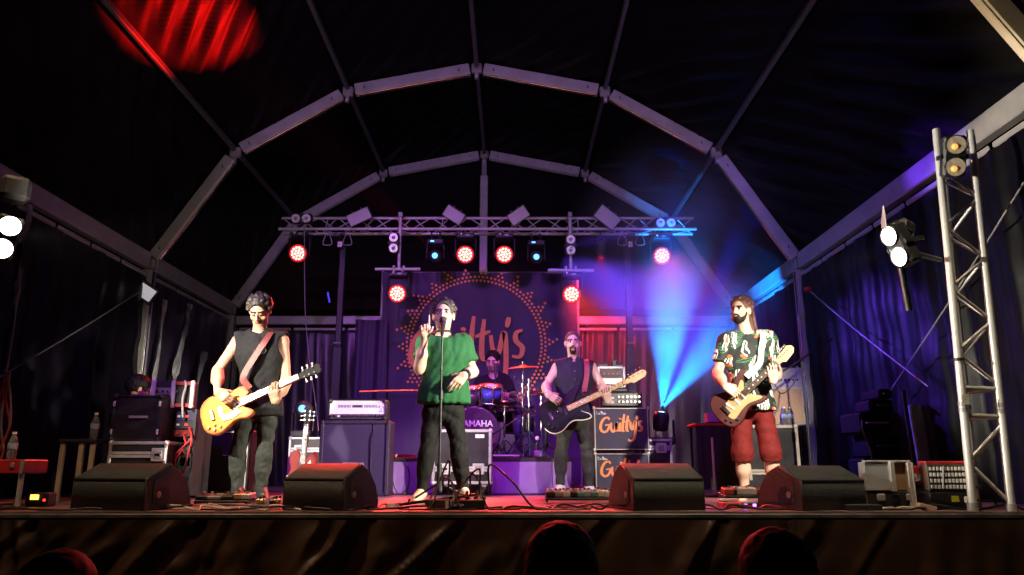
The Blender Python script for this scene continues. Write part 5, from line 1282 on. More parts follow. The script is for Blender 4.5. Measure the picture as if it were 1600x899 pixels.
# ================================================================ people: one smooth surface per body, clothes and hair as their own surfaces
def V(*a): return np.array(a, dtype=np.float32)
def nv(a): a = np.array(a, dtype=np.float64); return a/max(1e-9, np.linalg.norm(a))
class Surf:
    def __init__(s): s.pr = []
    def cone(s, a, b, ra, rb, m=0, k=.02, clips=(), sub=False):
        s.pr.append(('c', np.array(a, float), np.array(b, float), ra, rb, m, k, clips, sub)); return s
    def ell(s, c, r, R=None, m=0, k=.02, clips=(), sub=False):
        s.pr.append(('e', np.array(c, float), np.array(r, float), np.eye(3) if R is None else np.array(R, float), None, m, k, clips, sub)); return s
    def field(s, h, disp=None):
        lo = np.full(3, 1e9); hi = -lo
        for p in s.pr:
            if p[8]: continue
            if p[0] == 'c': q = max(p[3], p[4]); lo = np.minimum(lo, np.minimum(p[1], p[2]) - q); hi = np.maximum(hi, np.maximum(p[1], p[2]) + q)
            else: q = p[2].max(); lo = np.minimum(lo, p[1] - q); hi = np.maximum(hi, p[1] + q)
        lo -= 4*h; hi += 4*h
        n = np.ceil((hi - lo)/h).astype(int) + 1
        ax = [lo[i] + h*np.arange(n[i]) for i in range(3)]
        D = np.full(n, 1.0, np.float32); L = np.zeros(n, np.int8); B = np.full(n, 1.0, np.float32)
        for p in s.pr:
            e = p[6] + 4*h
            if p[0] == 'c': q = max(p[3], p[4]); a = np.minimum(p[1], p[2]) - q - e; b = np.maximum(p[1], p[2]) + q + e
            else: q = p[2].max(); a = p[1] - q - e; b = p[1] + q + e
            i0 = np.clip(((a - lo)/h).astype(int), 0, n - 1); i1 = np.clip(((b - lo)/h).astype(int) + 1, 1, n)
            if np.any(i1 <= i0): continue
            sl = tuple(slice(i0[i], i1[i]) for i in range(3))
            X = ax[0][sl[0]][:, None, None]; Y = ax[1][sl[1]][None, :, None]; Z = ax[2][sl[2]][None, None, :]
            if p[0] == 'c':
                A, Bb, ra, rb = p[1:5]; ba = Bb - A; l2 = max(1e-9, ba.dot(ba))
                dx, dy, dz = X - A[0], Y - A[1], Z - A[2]
                t = np.clip((dx*ba[0] + dy*ba[1] + dz*ba[2])/l2, 0, 1)
                d = np.sqrt((dx - t*ba[0])**2 + (dy - t*ba[1])**2 + (dz - t*ba[2])**2) - (ra + (rb - ra)*t)
            else:
                C, r, R = p[1:4]; dx, dy, dz = X - C[0], Y - C[1], Z - C[2]
                u = [dx*R[i][0] + dy*R[i][1] + dz*R[i][2] for i in range(3)]
                k0 = np.sqrt(sum((u[i]/r[i])**2 for i in range(3))); k1 = np.sqrt(sum((u[i]/r[i]**2)**2 for i in range(3)))
                d = k0*(k0 - 1)/np.maximum(k1, 1e-6)
            for (cp, cn) in p[7]: d = np.maximum(d, (X - cp[0])*cn[0] + (Y - cp[1])*cn[1] + (Z - cp[2])*cn[2])
            d = d.astype(np.float32); k = p[6]; Ds = D[sl]
            if p[8]:
                hh = np.clip(.5 - .5*(Ds + d)/k, 0, 1); D[sl] = Ds*(1 - hh) - d*hh + k*hh*(1 - hh)
            else:
                hh = np.clip(.5 + .5*(Ds - d)/k, 0, 1); D[sl] = Ds*(1 - hh) + d*hh - k*hh*(1 - hh)
                Bs = B[sl]; msk = d < Bs; Bs[msk] = d[msk]; Ls = L[sl]; Ls[msk] = p[5]
        if disp is not None:
            idx = np.nonzero(np.abs(D) < .06)
            D[idx] += disp(ax[0][idx[0]], ax[1][idx[1]], ax[2][idx[2]]).astype(np.float32)
        return D, L, lo, h
    def build(s, name, mats, parent, h=.008, disp=None, paint=()):
        D, L, lo, h = s.field(h, disp); S = D < 0
        c = np.zeros(np.array(D.shape) - 1, np.int8)
        offs = [(i, j, k) for i in (0, 1) for j in (0, 1) for k in (0, 1)]
        sh = D.shape
        for (i, j, k) in offs: c += S[i:sh[0] - 1 + i, j:sh[1] - 1 + j, k:sh[2] - 1 + k]
        act = np.nonzero((c > 0) & (c < 8)); n = len(act[0])
        Vv = [D[act[0] + i, act[1] + j, act[2] + k] for (i, j, k) in offs]
        pos = np.zeros((n, 3)); cnt = np.zeros(n)
        for a in range(8):
            for b in range(a + 1, 8):
                df = np.array(offs[b]) - np.array(offs[a])
                if np.abs(df).sum() != 1: continue
                m = (Vv[a] < 0) != (Vv[b] < 0); den = np.where(m, Vv[a] - Vv[b], 1); t = np.where(m, Vv[a]/den, 0)
                pos += m[:, None]*(np.array(offs[a])[None, :] + t[:, None]*df[None, :]); cnt += m
        pos = (pos/np.maximum(cnt, 1)[:, None] + np.stack(act, 1))*h + lo
        idx = np.full(c.shape, -1, np.int32); idx[act] = np.arange(n)
        F = []
        for axx in range(3):
            o1, o2 = [q for q in range(3) if q != axx]
            sa = [slice(None)]*3; sb = [slice(None)]*3; sa[axx] = slice(0, -1); sb[axx] = slice(1, None)
            ed = S[tuple(sa)] != S[tuple(sb)]; e = np.nonzero(ed); e = [q.copy() for q in e]
            ok = (e[o1] > 0) & (e[o2] > 0) & (e[o1] < c.shape[o1]) & (e[o2] < c.shape[o2]); e = [q[ok] for q in e]
            ins = S[tuple(e)]
            def cell(d1, d2):
                q = [x.copy() for x in e]; q[o1] = q[o1] + d1; q[o2] = q[o2] + d2; return idx[tuple(q)]
            quad = np.stack([cell(-1, -1), cell(0, -1), cell(0, 0), cell(-1, 0)], 1)
            flip = ins if axx != 1 else ~ins
            quad[~flip] = quad[~flip][:, ::-1]; F.append(quad)
        F = np.concatenate(F); F = F[(F >= 0).all(1)]
        lab = L[np.minimum(act[0], sh[0] - 1), act[1], act[2]].astype(np.int32)
        for (cc, rr, mi) in paint:
            cc = np.array(cc); rr = np.array(rr[0]) if isinstance(rr, tuple) and len(rr) == 2 and np.ndim(rr[0]) == 1 and np.ndim(rr[1]) == 2 else np.array(rr); lab[(((pos - cc)/rr)**2).sum(1) < 1] = mi
        inv = np.array(ROOT.get(parent.name, Matrix.Identity(4)).inverted())
        pos = pos @ inv[:3, :3].T + inv[:3, 3]
        me = bpy.data.meshes.new(name); me.vertices.add(n); me.vertices.foreach_set('co', pos.ravel())
        nf = len(F); me.loops.add(nf*4); me.loops.foreach_set('vertex_index', F.ravel().astype(np.int32))
        me.polygons.add(nf); me.polygons.foreach_set('loop_start', np.arange(0, nf*4, 4, dtype=np.int32))
        for m in (mats if isinstance(mats, (list, tuple)) else [mats]): me.materials.append(m)
        me.polygons.foreach_set('material_index', lab[F[:, 0]]); me.polygons.foreach_set('use_smooth', np.ones(nf, bool))
        me.update(calc_edges=True); me.validate()
        o = bpy.data.objects.new(name, me); COL.objects.link(o); setp(o, parent); return o
def folds(amp=.006, sc=1.0, ax=(1, .3, .2), seed=0):
    r = np.random.RandomState(seed); ph = r.rand(8)*6.3
    def f(x, y, z):
        w_ = .03*np.sin(9*z*sc + ph[0]) + .03*np.sin(7*x*sc + ph[1])
        a = 1 - 2*np.abs(np.sin((x*ax[0] + y*ax[1] + z*ax[2] + w_)*21*sc + ph[2]))
        b = 1 - 2*np.abs(np.sin((x*.6*ax[0] - y*.5 + z*.9*ax[2] + 1.6*w_)*17*sc + ph[3])); c_ = np.sin((x - .4*z + 2*w_)*70*sc + ph[4])
        return amp*(.9*a*np.maximum(.15, np.sin(5*z*sc + ph[5] + 3*x)) + .6*b*np.maximum(.1, np.sin(4*x + 6*z + ph[6])) + .2*c_)
    return f
def bump_curls(seed, amp=.012, fr=90):
    r = np.random.RandomState(seed); ph = r.rand(6)*6.3
    def f(x, y, z): return amp*(np.sin(fr*x + ph[0] + 2*np.sin(fr*.6*z))*np.sin(fr*.9*y + ph[1] + 2*np.sin(fr*.5*x))*np.sin(fr*z + ph[2]) + .5*np.sin(fr*1.9*x + ph[3])*np.sin(fr*1.7*z + ph[4]))
    return f
def skin_mat(name, col): return mat(name, col, .48, 0, .10, 25, .08, 120)
lipm = mat('lips', (.36, .13, .10), .4, 0, .1); eyew = mat('eye_white', (.70, .66, .62), .25, 0, 0); eyed = mat('eye_dark', (.03, .018, .012), .2, 0, 0); mouthd = mat('mouth_inside', (.05, .012, .012), .5, 0, 0)
HAIRD = mat('dark_hair', (.013, .009, .007), .55, 0, .35, 60, .4, 180, spec=.2)
HAIRG = mat('greying_hair', (.040, .032, .024), .5, 0, .7, 16, .4, 120)
HAIRW = mat('grey_streaked_hair', (.042, .037, .033), .5, 0, .7, 16, .4, 120)
HAIRB = mat('brown_dread_hair', (.12, .052, .045), .6, 0, .4, 60, .6, 150)
HAIRL = mat('short_grey_hair', (.085, .062, .050), .6, 0, .4, 22, .3, 120)
def hframe(F, U=(0, 0, 1)):
    F = nv(F); U = np.array(U, float); U = nv(U - F*U.dot(F)); R = np.cross(U, F); return F, U, R
def head(S, c, F, U=(0, 0, 1), s=1.0, mouth=0.0, jaw=1.0, shut=False):
    """prims of a head centred at c; materials: 0 skin 1 lip 2 eye white 3 dark 4 hair"""
    F, U, R = hframe(F, U); c = np.array(c, float); M = np.array([R, F, U])
    q = lambda r, f, u: c + (R*r + F*f + U*u)*s
    e = lambda p, r, m=0, k=.012, sub=False: S.ell(p, np.array(r)*s, M, m, k*s, (), sub)
    e(q(0, -.014, .036), (.076, .095, .086)); e(q(0, .012, -.02), (.063, .078, .088), 0, .03)
    e(q(0, .036, -.078 - mouth*.4), (.043*jaw, .042, .034), 0, .03)
    e(q(0, .068, .030), (.052, .020, .013), 0, .015)
    for t in (-1, 1):
        e(q(t*.031, .103, .008), (.017, .016, .010), 0, .010, True)
        e(q(t*.030, .076, .007), (.0135, .0125, .0120), 0, .003)
        if shut: S.cone(q(t*.020, .0890, .0015), q(t*.040, .0860, .0025), .0026*s, .0026*s, 3, .001)
        else:
            e(q(t*.030, .0800, .0055), (.0120, .0100, .0052), 2, .001); e(q(t*.030, .0865, .0055), (.0052, .0045, .0056), 3, .001)
            S.cone(q(t*.020, .0885, .0110), q(t*.041, .0850, .0105), .0022*s, .0022*s, 3, .001)
        e(q(t*.079, -.006, -.004), (.011, .021, .033), 0, .008)
        e(q(t*.046, .058, -.030), (.020, .018, .018), 0, .02)
        S.cone(q(t*.014, .092, .026), q(t*.048, .078, .027), .0038*s, .0030*s, 4, .003)
    S.cone(q(0, .090, .014), q(0, .108, -.026), .008*s, .0125*s, 0, .012)
    for t in (-1, 1): e(q(t*.013, .098, -.030), (.010, .010, .008), 0, .006)
    if mouth > 0:
        e(q(0, .100, -.062), (.021, .030, .010 + mouth), 0, .006, True)
        e(q(0, .086, -.062), (.019, .012, .009 + mouth), 3, .002)
        e(q(0, .094, -.050), (.022, .007, .006), 1, .004); e(q(0, .088, -.078 - mouth), (.019, .008, .006), 1, .004)
    else:
        e(q(0, .094, -.052), (.021, .0075, .005), 1, .004); e(q(0, .091, -.061), (.018, .0075, .006), 1, .004)
    return q, M
def hand(S, w_, d, n, side, curl=(.5, .5, .4), s=1.0, m=0, over=None, thumb=(.5, .75, .35), tc=.3):
    """wrist, pointing direction, palm direction, thumb-side direction; curl per joint; over: {finger: curls}"""
    w_ = np.array(w_, float); d = nv(d); n = np.array(n, float); n = nv(n - d*n.dot(d)); u = np.cross(d, n); u = u if u.dot(np.array(side, float)) > 0 else -u
    for i in range(4):
        off = u*(.034 - .0228*i)*s; ln = (.95, 1.05, 1.0, .80)[i]*s
        K = w_ + d*(.086 - (.0, .0, .004, .010)[i])*s + off
        S.cone(w_ + off*.55 + d*.005, K, .0155*s, .0118*s, m, .014)
        cu = (over or {}).get(i, curl); p = K; a = 0.0
        for j, (l, r0, r1) in enumerate(((.046, .0092, .0085), (.029, .0085, .0078), (.023, .0078, .0070))):
            a += cu[j]; dd = d*math.cos(a) + n*math.sin(a); p2 = p + dd*l*ln; S.cone(p, p2, r0*s, r1*s, m, .003); p = p2
    a = w_ + d*.018*s + u*.026*s; dd = nv(d*thumb[0] + u*thumb[1] + n*thumb[2]); b = a + dd*.046*s; S.cone(w_ + d*.012, a, .017*s, .016*s, m, .012); S.cone(a, b, .0155*s, .0118*s, m, .010)
    dd = nv(dd + d*tc + n*tc*.6); S.cone(b, b + dd*.034*s, .0115*s, .0092*s, m, .003)
def limb(S, a, b, c, ra, rb, rc, m=0, k=.025, bulge=0):
    S.cone(a, b, ra, rb, m, k); S.cone(b, c, rb, rc, m, k)
    if bulge:
        a, b, c = [np.array(x, float) for x in (a, b, c)]; S.cone(b + (c - b)*.15, b + (c - b)*.45, rb*.98, rb*.98 + bulge, m, .04)
def torso_frame(J):
    R = nv(np.array(J['sr']) - np.array(J['sl'])); U = np.array(J['neck'], float) - (np.array(J['hl'], float) + np.array(J['hr'], float))/2; U = nv(U - R*U.dot(R)); F = np.cross(R, U); return R, F, U
def torso(S, J, g=0.0, m=0, belly=0.0, k=.05, clips=(), w=1.0):
    R, F, U = torso_frame(J); M = np.array([R, F, U]); hm = (np.array(J['hl'], float) + np.array(J['hr'], float))/2; nk = np.array(J['neck'], float); L = np.linalg.norm(nk - hm)
    S.ell(hm + U*.02, (.165*w + g, .115 + g, .12 + g), M, m, k, clips); S.ell(hm + U*L*.38 + F*(.01 + belly*.5), (.140*w + g + belly, .100 + g + belly, .17 + g), M, m, k, clips)
    S.ell(hm + U*L*.72 + F*.015, (.172*w + g, .112 + g, .17 + g), M, m, k, clips)
    for q in ('sl', 'sr'):
        S.cone(nk - U*.035, np.array(J[q], float), .058 + g, .058 + g, m, k, clips)
        S.cone(hm + U*L*.6 + (np.array(J[q]) - nk)*.45, np.array(J[q], float) - U*.03, .07 + g, .05 + g, m, k, clips)
def body(parent, J, skin, hairm, h=.006, mouth=0.0, hs=1.0, foot=None, arms=1.0, hands=(), jaw=1.0, paint=(), legs=True, belly=0.0, lr=(.070, .046, .034), shut=False):
    S = Surf(); torso(S, J, -.012, belly=belly)
    S.cone(np.array(J['neck'], float) - nv(np.array(J['neck']) - np.array(J['hl']))*.03, np.array(J['head'], float) - np.array(J.get('hup', (0, 0, 1)))*.05, .060, .054, 0, .03)
    for a, b, c in (('sl', 'el', 'wl'), ('sr', 'er', 'wr')): limb(S, J[a], J[b], J[c], .052*arms, .040*arms, .0275*arms, bulge=.006)
    if legs:
        for a, b, c, f in (('hl', 'kl', 'al', 'tl'), ('hr', 'kr', 'ar', 'tr')):
            limb(S, J[a], J[b], J[c], lr[0], lr[1], lr[2], bulge=.010); S.cone(J[c], np.array(J[c], float)*.4 + np.array(J[f], float)*.6, .038, .034, 0, .03); S.cone(np.array(J[c], float) + V(0, .02, -.03), J[f], .034, .026, 0, .03)
    q, M = head(S, J['head'], J['hf'], J.get('hup', (0, 0, 1)), hs, mouth, jaw, shut)
    for kw in hands: hand(S, **kw)
    o = S.build('body', [skin, lipm, eyew, eyed, hairm], parent, h, paint=paint); return o, q, M
def garment_top(parent, J, m, sleeve=.0, hem=None, neck=.085, g=.012, seed=0, name='shirt', amp=.006, flare=0.0, slr=.062, vneck=0.0, h=.009, belly=0.0, armhole=False, w=1.0, sl2=None):
    R, F, U = torso_frame(J); hm = (np.array(J['hl'], float) + np.array(J['hr'], float))/2; nk = np.array(J['neck'], float)
    hemz = hem; S = Surf(); cl = [((0, 0, hemz), (0, 0, -1))]
    torso(S, J, g, belly=belly, clips=cl, w=w)
    if flare:
        M = np.array([R, F, U]); S.ell(V(hm[0], hm[1], hemz + .02) + F*.01, (.19 + flare, .125 + flare*.8, .30), M, 0, .06, cl)
    for a, b, sv in (('sl', 'el', sleeve), ('sr', 'er', sl2 if sl2 is not None else sleeve)):
        A = np.array(J[a], float); B = np.array(J[b], float); d = nv(B - A); L = np.linalg.norm(B - A)
        if sv > 0: S.cone(A, A + d*(L*sv + .1), slr, slr*1.08, 0, .03, [(A + d*L*sv, d)])
        if armhole: S.ell(A + d*.05 + (R if a == 'sr' else -R)*.040, (.080, .12, .115), None, 0, .010, (), True)
    S.ell(nk + U*.035 + F*.035, (neck, .10, .055 + vneck), np.array([R, F, U]), 0, .01, (), True)
    S.cone(hm - V(0, 0, .6), V(hm[0], hm[1], hemz - .01), .02, .02, 0, .005, (), True)
    return S.build(name, m if isinstance(m, list) else [m], parent, h, folds(amp, 1.0, (1, .3, .25), seed))
def trousers(parent, J, m, g=.014, cut=1.0, seed=0, name='trousers', r=(.080, .057, .045), amp=.006, top=.12, h=.008, flare=0.0):
    S = Surf(); R, F, U = torso_frame(J); hm = (np.array(J['hl'], float) + np.array(J['hr'], float))/2; M = np.array([R, F, U])
    S.ell(hm + U*.03, (.160, .115, .12), M, 0, .03, [(hm + U*top, U)])
    for a, b, c in (('hl', 'kl', 'al'), ('hr', 'kr', 'ar')):
        A, B, C = [np.array(J[x], float) for x in (a, b, c)]
        if cut >= 1:
            S.cone(A, B, r[0] + g*.3, r[1], 0, .03); S.cone(B, B + (C - B)*(.96), r[1], r[2], 0, .03); S.cone(B + (C - B)*.15, B + (C - B)*.45, r[1] + .004, r[1] + .003, 0, .04)
        else:
            d = nv(C - B); E = B + (C - B)*cut; S.cone(A, B, r[0] + g, r[1] + g + flare, 0, .03); S.cone(B, E + d*.1, r[1] + g + flare, r[1] + g + flare*1.3, 0, .03, [(E, d)])
    return S.build(name, [m], parent, h, folds(amp, 1.2, (.25, .3, 1), seed))
def shoes(parent, J, m, g=.012, name='shoe'):
    for c, f in (('al', 'tl'), ('ar', 'tr')):
        A = np.array(J[c], float); T = np.array(J[f], float); S = Surf(); hl = A + V(0, .03, -.035)
        S.cone(A + V(0, 0, .0), hl, .042 + g*.5, .040 + g*.3, 0, .02); S.cone(hl, T, .038 + g*.4, .034 + g*.4, 0, .03); S.cone(A, (A + T)/2, .040 + g*.3, .040 + g*.2, 0, .03)
        S.build(name, m if isinstance(m, list) else [m], parent, .009)
def hair(parent, q, M, m, h=.007, cap=.016, front=.075, low=-.02, disp=None, extra=None, name='hair', s=1.0, curls=0, cr=.014, seed=1, top=0.0):
    S = Surf(); c0 = q(0, -.016, .040)
    S.ell(c0, (.076*s + cap, .095*s + cap, .086*s + cap), M, 0, .01)
    if top: S.ell(q(0, .01, .075), (.062, .075, .055 + top), M, 0, .02)
    r = np.random.RandomState(seed)
    for k in range(curls):
        t = r.uniform(0, 6.283); u = r.uniform(-.15, 1); rad = math.sqrt(max(0, 1 - u*u)); d = np.array((math.cos(t)*rad, math.sin(t)*rad, u))
        if d[1] > .35 and d[2] < .70: continue
        p = c0 + M.T @ (d*(np.array((.076, .095, .086))*s + cap*r.uniform(.6, 1.5))); S.ell(p, np.array((r.uniform(.7, 1.3), r.uniform(.7, 1.3), r.uniform(.7, 1.3)))*cr, M, 0, .004)
    S.ell(q(0, front + .045, .0), (.080*s, .085*s, .100*s), M, 0, .008, (), True)
    S.ell(q(0, .02, low - .10), (.13, .14, .10), M, 0, .015, (), True)
    for t in (-1, 1): S.ell(q(t*.085, .0, -.005), (.022, .026, .036), M, 0, .01, (), True)
    if extra: extra(S)
    return S.build(name, [m], parent, h, disp)
def person(label, J, loc):
    t = thing('person', label, 'person', loc); return t
# ---------------------------------------------------------------- the left guitarist
def jp(Y0):
    return lambda px, py, dy=0.0: np.array(P(px, py, Y0 + dy))
def fret(a, b, t): return np.array(a.lerp(b, t)) + V(.02, .02, -.105)
def STRUM(J): return dict(w_=J['wl'], d=(.72, -.05, -.42), n=(.05, .95, -.25), side=(.3, 0, .9), curl=(.45, .65, .4), thumb=(.7, .5, .3))
def FRET(J): return dict(w_=J['wr'], d=(-.12, -.42, .9), n=(.05, .9, .4), side=(.9, 0, .4), curl=(.25, .85, .6), thumb=(.75, .1, 1.0))
blackshirt = mat('black_cotton', (.017, .017, .017), .8, 0, .25, 30, .8, 24, spec=.15); greyjean = mat('charcoal_denim', (.036, .040, .034), .85, 0, .35, 14, .9, 30, spec=.2)
blackjean = mat('black_denim', (.010, .0105, .010), .8, 0, .35, 14, .9, 28, spec=.15)
skinA = skin_mat('tanned_skin', (.52, .31, .20)); skinB = skin_mat('fair_skin', (.62, .42, .31)); skinC = skin_mat('light_skin', (.56, .38, .28))
wd_logo = white
j = jp(6.45)
J = dict(head=j(406, 486, -.09), hf=(.02, -.78, -.62), hup=(0, -.62, .78), neck=j(406, 521), sl=j(373, 533), sr=j(441, 533), el=j(340, 580, -.02), wl=j(340, 613, -.37), er=j(447, 597, .0), wr=fret(P(314, 658, 6.17), P(501, 573, 6.14), .60),
         hl=j(388, 645), hr=j(418, 645), kl=j(371, 708, -.03), kr=j(413, 708, -.02), al=j(371, 766, .02), ar=j(408, 766, .05), tl=j(366, 785, -.17), tr=j(414, 784, -.15))
t = person('man in a black sleeveless shirt and charcoal jeans bent over his yellow guitar', J, (J['hl'][0], 6.45, 0))
o, q, M = body(t, J, skinA, HAIRD, hs=1.03, arms=1.05, shut=True, hands=[
    STRUM(J), FRET(J)])
garment_top(t, J, blackshirt, 0, hem=float(j(406, 648)[2]), neck=.075, g=.022, seed=4, name='sleeveless_shirt', flare=.012, armhole=True, amp=.007)
trousers(t, J, greyjean, seed=5, amp=.007, top=.10); shoes(t, J, [blackp])
hair(t, q, M, HAIRG, h=.006, cap=.012, front=.07, low=.02, disp=bump_curls(3, .003, 170), curls=150, cr=.021, seed=3, top=.012)
ch = J['neck']; R_, F_, U_ = torso_frame(J)
pm = Vector(J['neck'] - U_*.17 + F_*.150 + R_*.085)
MB().lathe([(.020, 0), (.020, .003), (.028, .003), (.028, 0)], 18, Matrix.Translation(pm) @ FRONT).build('chest_emblem', white, t, True)
MB().box(pm + Vector((-.0, -.004, 0)), (.012, .003, .026)).build('emblem_mark', white, t, True)
gend = P(314, 658, 6.17); gtip = P(501, 573, 6.14); gn = (.05, -1, .30)
gold = burst('yellow_burst_top', (.50, .08, .002), (.85, .34, .002))
gu = guitar('electric_guitar', 'yellow burst guitar with white lit neck held by the man on the left', gend, gtip, gn, 'single', gold, mat('amber_lacquer_side', (.45, .13, .03), .25, 0, .15, coat=.4), mat('pale_fretboard', (.40, .33, .24), .35, 0, .15), blackp,
     strap=[J['sr']*1.0 + V(-.075, .06, .055), J['sr'] + V(-.075, -.06, .065), J['sr'] + V(-.09, -.155, -.02), J['sr'] + V(-.16, -.185, -.16), J['sr'] + V(-.235, -.20, -.33), np.array(gend.lerp(gtip, .40)) + V(0, 0, .08)], strapm=mat('red_brown_leather', (.17, .035, .022), .5, 0, .4, 40, .3, 90))

# ---------------------------------------------------------------- the singer
j = jp(6.36)
J = dict(head=j(693, 494, -.04), hf=(.0, -.99, .06), hup=(0, .05, 1), neck=j(693, 526), sl=j(667, 536), sr=j(722, 537), el=j(655, 577, -.10), wl=j(664, 527, -.22), er=j(739, 581, .0), wr=j(726, 586, -.20),
         hl=j(677, 646), hr=j(709, 646), kl=j(667, 708, -.02), kr=j(717, 708, -.02), al=j(659, 768, .02), ar=j(724, 766, .04), tl=j(644, 787, -.15), tr=j(734, 786, -.15))
t = person('singer in a loose green t-shirt and black trousers with one finger raised at the microphone', J, (J['hl'][0], 6.36, 0))
o, q, M = body(t, J, skinB, HAIRW, hs=1.06, mouth=.010, arms=1.0, hands=[
    dict(w_=J['wl'], d=(-.02, -.08, 1), n=(.25, -.95, 0), side=(1, .1, 0), curl=(1.3, 1.5, 1.0), over={0: (.05, .05, .03)}, thumb=(.7, .4, .6), tc=.2),
    dict(w_=J['wr'], d=(-.62, -.28, -.70), n=(-.2, .8, -.35), side=(-.5, -.4, .6), curl=(.25, .4, .25), over={2: (.5, .6, .4), 3: (.6, .7, .4)})])
green = mat('green_cotton', (.016, .098, .032), .8, 0, .15, 9, .8, 17, spec=.2)
garment_top(t, J, green, .62, hem=float(j(693, 630)[2]), neck=.120, vneck=.018, g=.024, seed=9, name='t_shirt', flare=.030, slr=.074, amp=.010, sl2=.66, w=1.02)
trousers(t, J, blackjean, seed=3, amp=.006, r=(.084, .058, .046)); 
hair(t, q, M, HAIRW, h=.006, s=1.04, cap=.012, front=.072, low=.01, disp=bump_curls(8, .003, 160), curls=150, cr=.019, seed=8, top=.014)
nk = J['neck'] + V(0, -.02, .035)
MB().lathe([(.066, -.008), (.069, -.008), (.069, .008), (.066, .008)], 26, Matrix.Translation(Vector(nk))).build('choker', blackp, t, True)
wb = (J['wr'] + V(.012, .012, .008)); MB().lathe([(.034, -.014), (.037, -.014), (.037, .014), (.034, .014)], 18, Matrix.Translation(Vector(wb)) @ frame_z(J['wr'] - J['er']).to_4x4()).build('wristband', blackp, t, True)
# microphone stand before the singer
zs = P(691, 521, 6.08).z; xs_ = PX(691, zs, 6.08)
ms = mic_stand(xs_, 6.08, zs, 'straight black microphone stand before the singer', None, .32, 'black microphone stands', micdir=(.02, .55, .8))

# ---------------------------------------------------------------- the right guitarist
j = jp(6.9)
J = dict(head=j(1158, 487, -.03), hf=(-.72, -.69, .02), hup=(.05, 0, 1), neck=j(1168, 522), sl=j(1136, 534), sr=j(1200, 532), el=j(1121, 584, .0), wl=j(1133, 604, -.33), er=j(1214, 582, .04), wr=fret(P(1121, 654, 6.66), P(1240, 543, 6.48), .70),
         hl=j(1158, 644), hr=j(1192, 644), kl=j(1160, 708, -.05), kr=j(1204, 706, -.05), al=j(1164, 768, .0), ar=j(1211, 768, .02), tl=j(1158, 784, -.18), tr=j(1216, 784, -.17))
t = person('man in a black floral shirt and dark red shorts playing a sunburst guitar', J, (J['hl'][0], 6.9, 0))
o, q, M = body(t, J, skinC, HAIRD, hs=1.04, arms=1.08, lr=(.08, .054, .038), hands=[
    STRUM(J), FRET(J)])
def floral():
    m = bpy.data.materials.new('floral_print'); m.use_nodes = True; nt = m.node_tree; b = nt.nodes['Principled BSDF']; b.inputs['Roughness'].default_value = .75
    tc = nt.nodes.new('ShaderNodeTexCoord'); N = nt.nodes.new; Lk = nt.links.new
    ns = N('ShaderNodeTexNoise'); ns.inputs['Scale'].default_value = 5; Lk(tc.outputs['Object'], ns.inputs['Vector'])
    def leaf(scale, rotv, stretch, thr, feather, seedoff):
        mp = N('ShaderNodeMapping'); mp.inputs['Rotation'].default_value = rotv; mp.inputs['Scale'].default_value = stretch; mp.inputs['Location'].default_value = (seedoff, seedoff*.7, 0)
        vm = N('ShaderNodeVectorMath'); vm.operation = 'MULTIPLY_ADD'; vm.inputs[1].default_value = (.16, .16, .16); Lk(ns.outputs['Color'], vm.inputs[0]); Lk(tc.outputs['Object'], vm.inputs[2]); Lk(vm.outputs[0], mp.inputs[0])
        v = N('ShaderNodeTexVoronoi'); v.inputs['Scale'].default_value = scale; Lk(mp.outputs[0], v.inputs['Vector'])
        lt_ = N('ShaderNodeMath'); lt_.operation = 'LESS_THAN'; lt_.inputs[1].default_value = thr; Lk(v.outputs['Distance'], lt_.inputs[0])
        if not feather: return lt_
        wv = N('ShaderNodeTexWave'); wv.inputs['Scale'].default_value = feather; wv.inputs['Distortion'].default_value = 5.0; wv.bands_direction = 'DIAGONAL'; Lk(mp.outputs[0], wv.inputs['Vector'])
        g2 = N('ShaderNodeMath'); g2.operation = 'GREATER_THAN'; g2.inputs[1].default_value = .42; Lk(wv.outputs['Fac'], g2.inputs[0])
        mu = N('ShaderNodeMath'); mu.operation = 'MULTIPLY'; Lk(lt_.outputs[0], mu.inputs[0]); Lk(g2.outputs[0], mu.inputs[1]); return mu
    cur = None
    def over(fac, col, prev):
        mx = N('ShaderNodeMix'); mx.data_type = 'RGBA'; Lk(fac.outputs[0], mx.inputs[0]); mx.inputs[7].default_value = (*col, 1)
        if prev is None: mx.inputs[6].default_value = (.012, .016, .014, 1)
        else: Lk(prev.outputs[2], mx.inputs[6])
        return mx
    cur = over(leaf(8.5, (0, .9, 0), (1, .5, 1.9), .50, 11, 0), (.055, .15, .075), cur)
    cur = over(leaf(7.5, (0, -.7, 0), (1.9, .5, 1.0), .46, 10, 3.3), (.72, .74, .66), cur)
    cur = over(leaf(6.5, (0, .3, 0), (1.2, .5, 1.4), .18, 0, 7.1), (.62, .12, .03), cur)
    Lk(cur.outputs[2], b.inputs['Base Color']); return m
garment_top(t, J, floral(), .66, hem=float(j(1175, 640)[2]), neck=.075, g=.026, seed=14, name='floral_shirt', flare=.018, slr=.080, amp=.007, vneck=.015, belly=.01)
trousers(t, J, mat('dark_red_cotton', (.130, .011, .010), .8, 0, .2, 12, .7, 22, spec=.2), g=.008, cut=.20, seed=6, name='shorts', amp=.004, r=(.082, .076, .06), flare=.004)
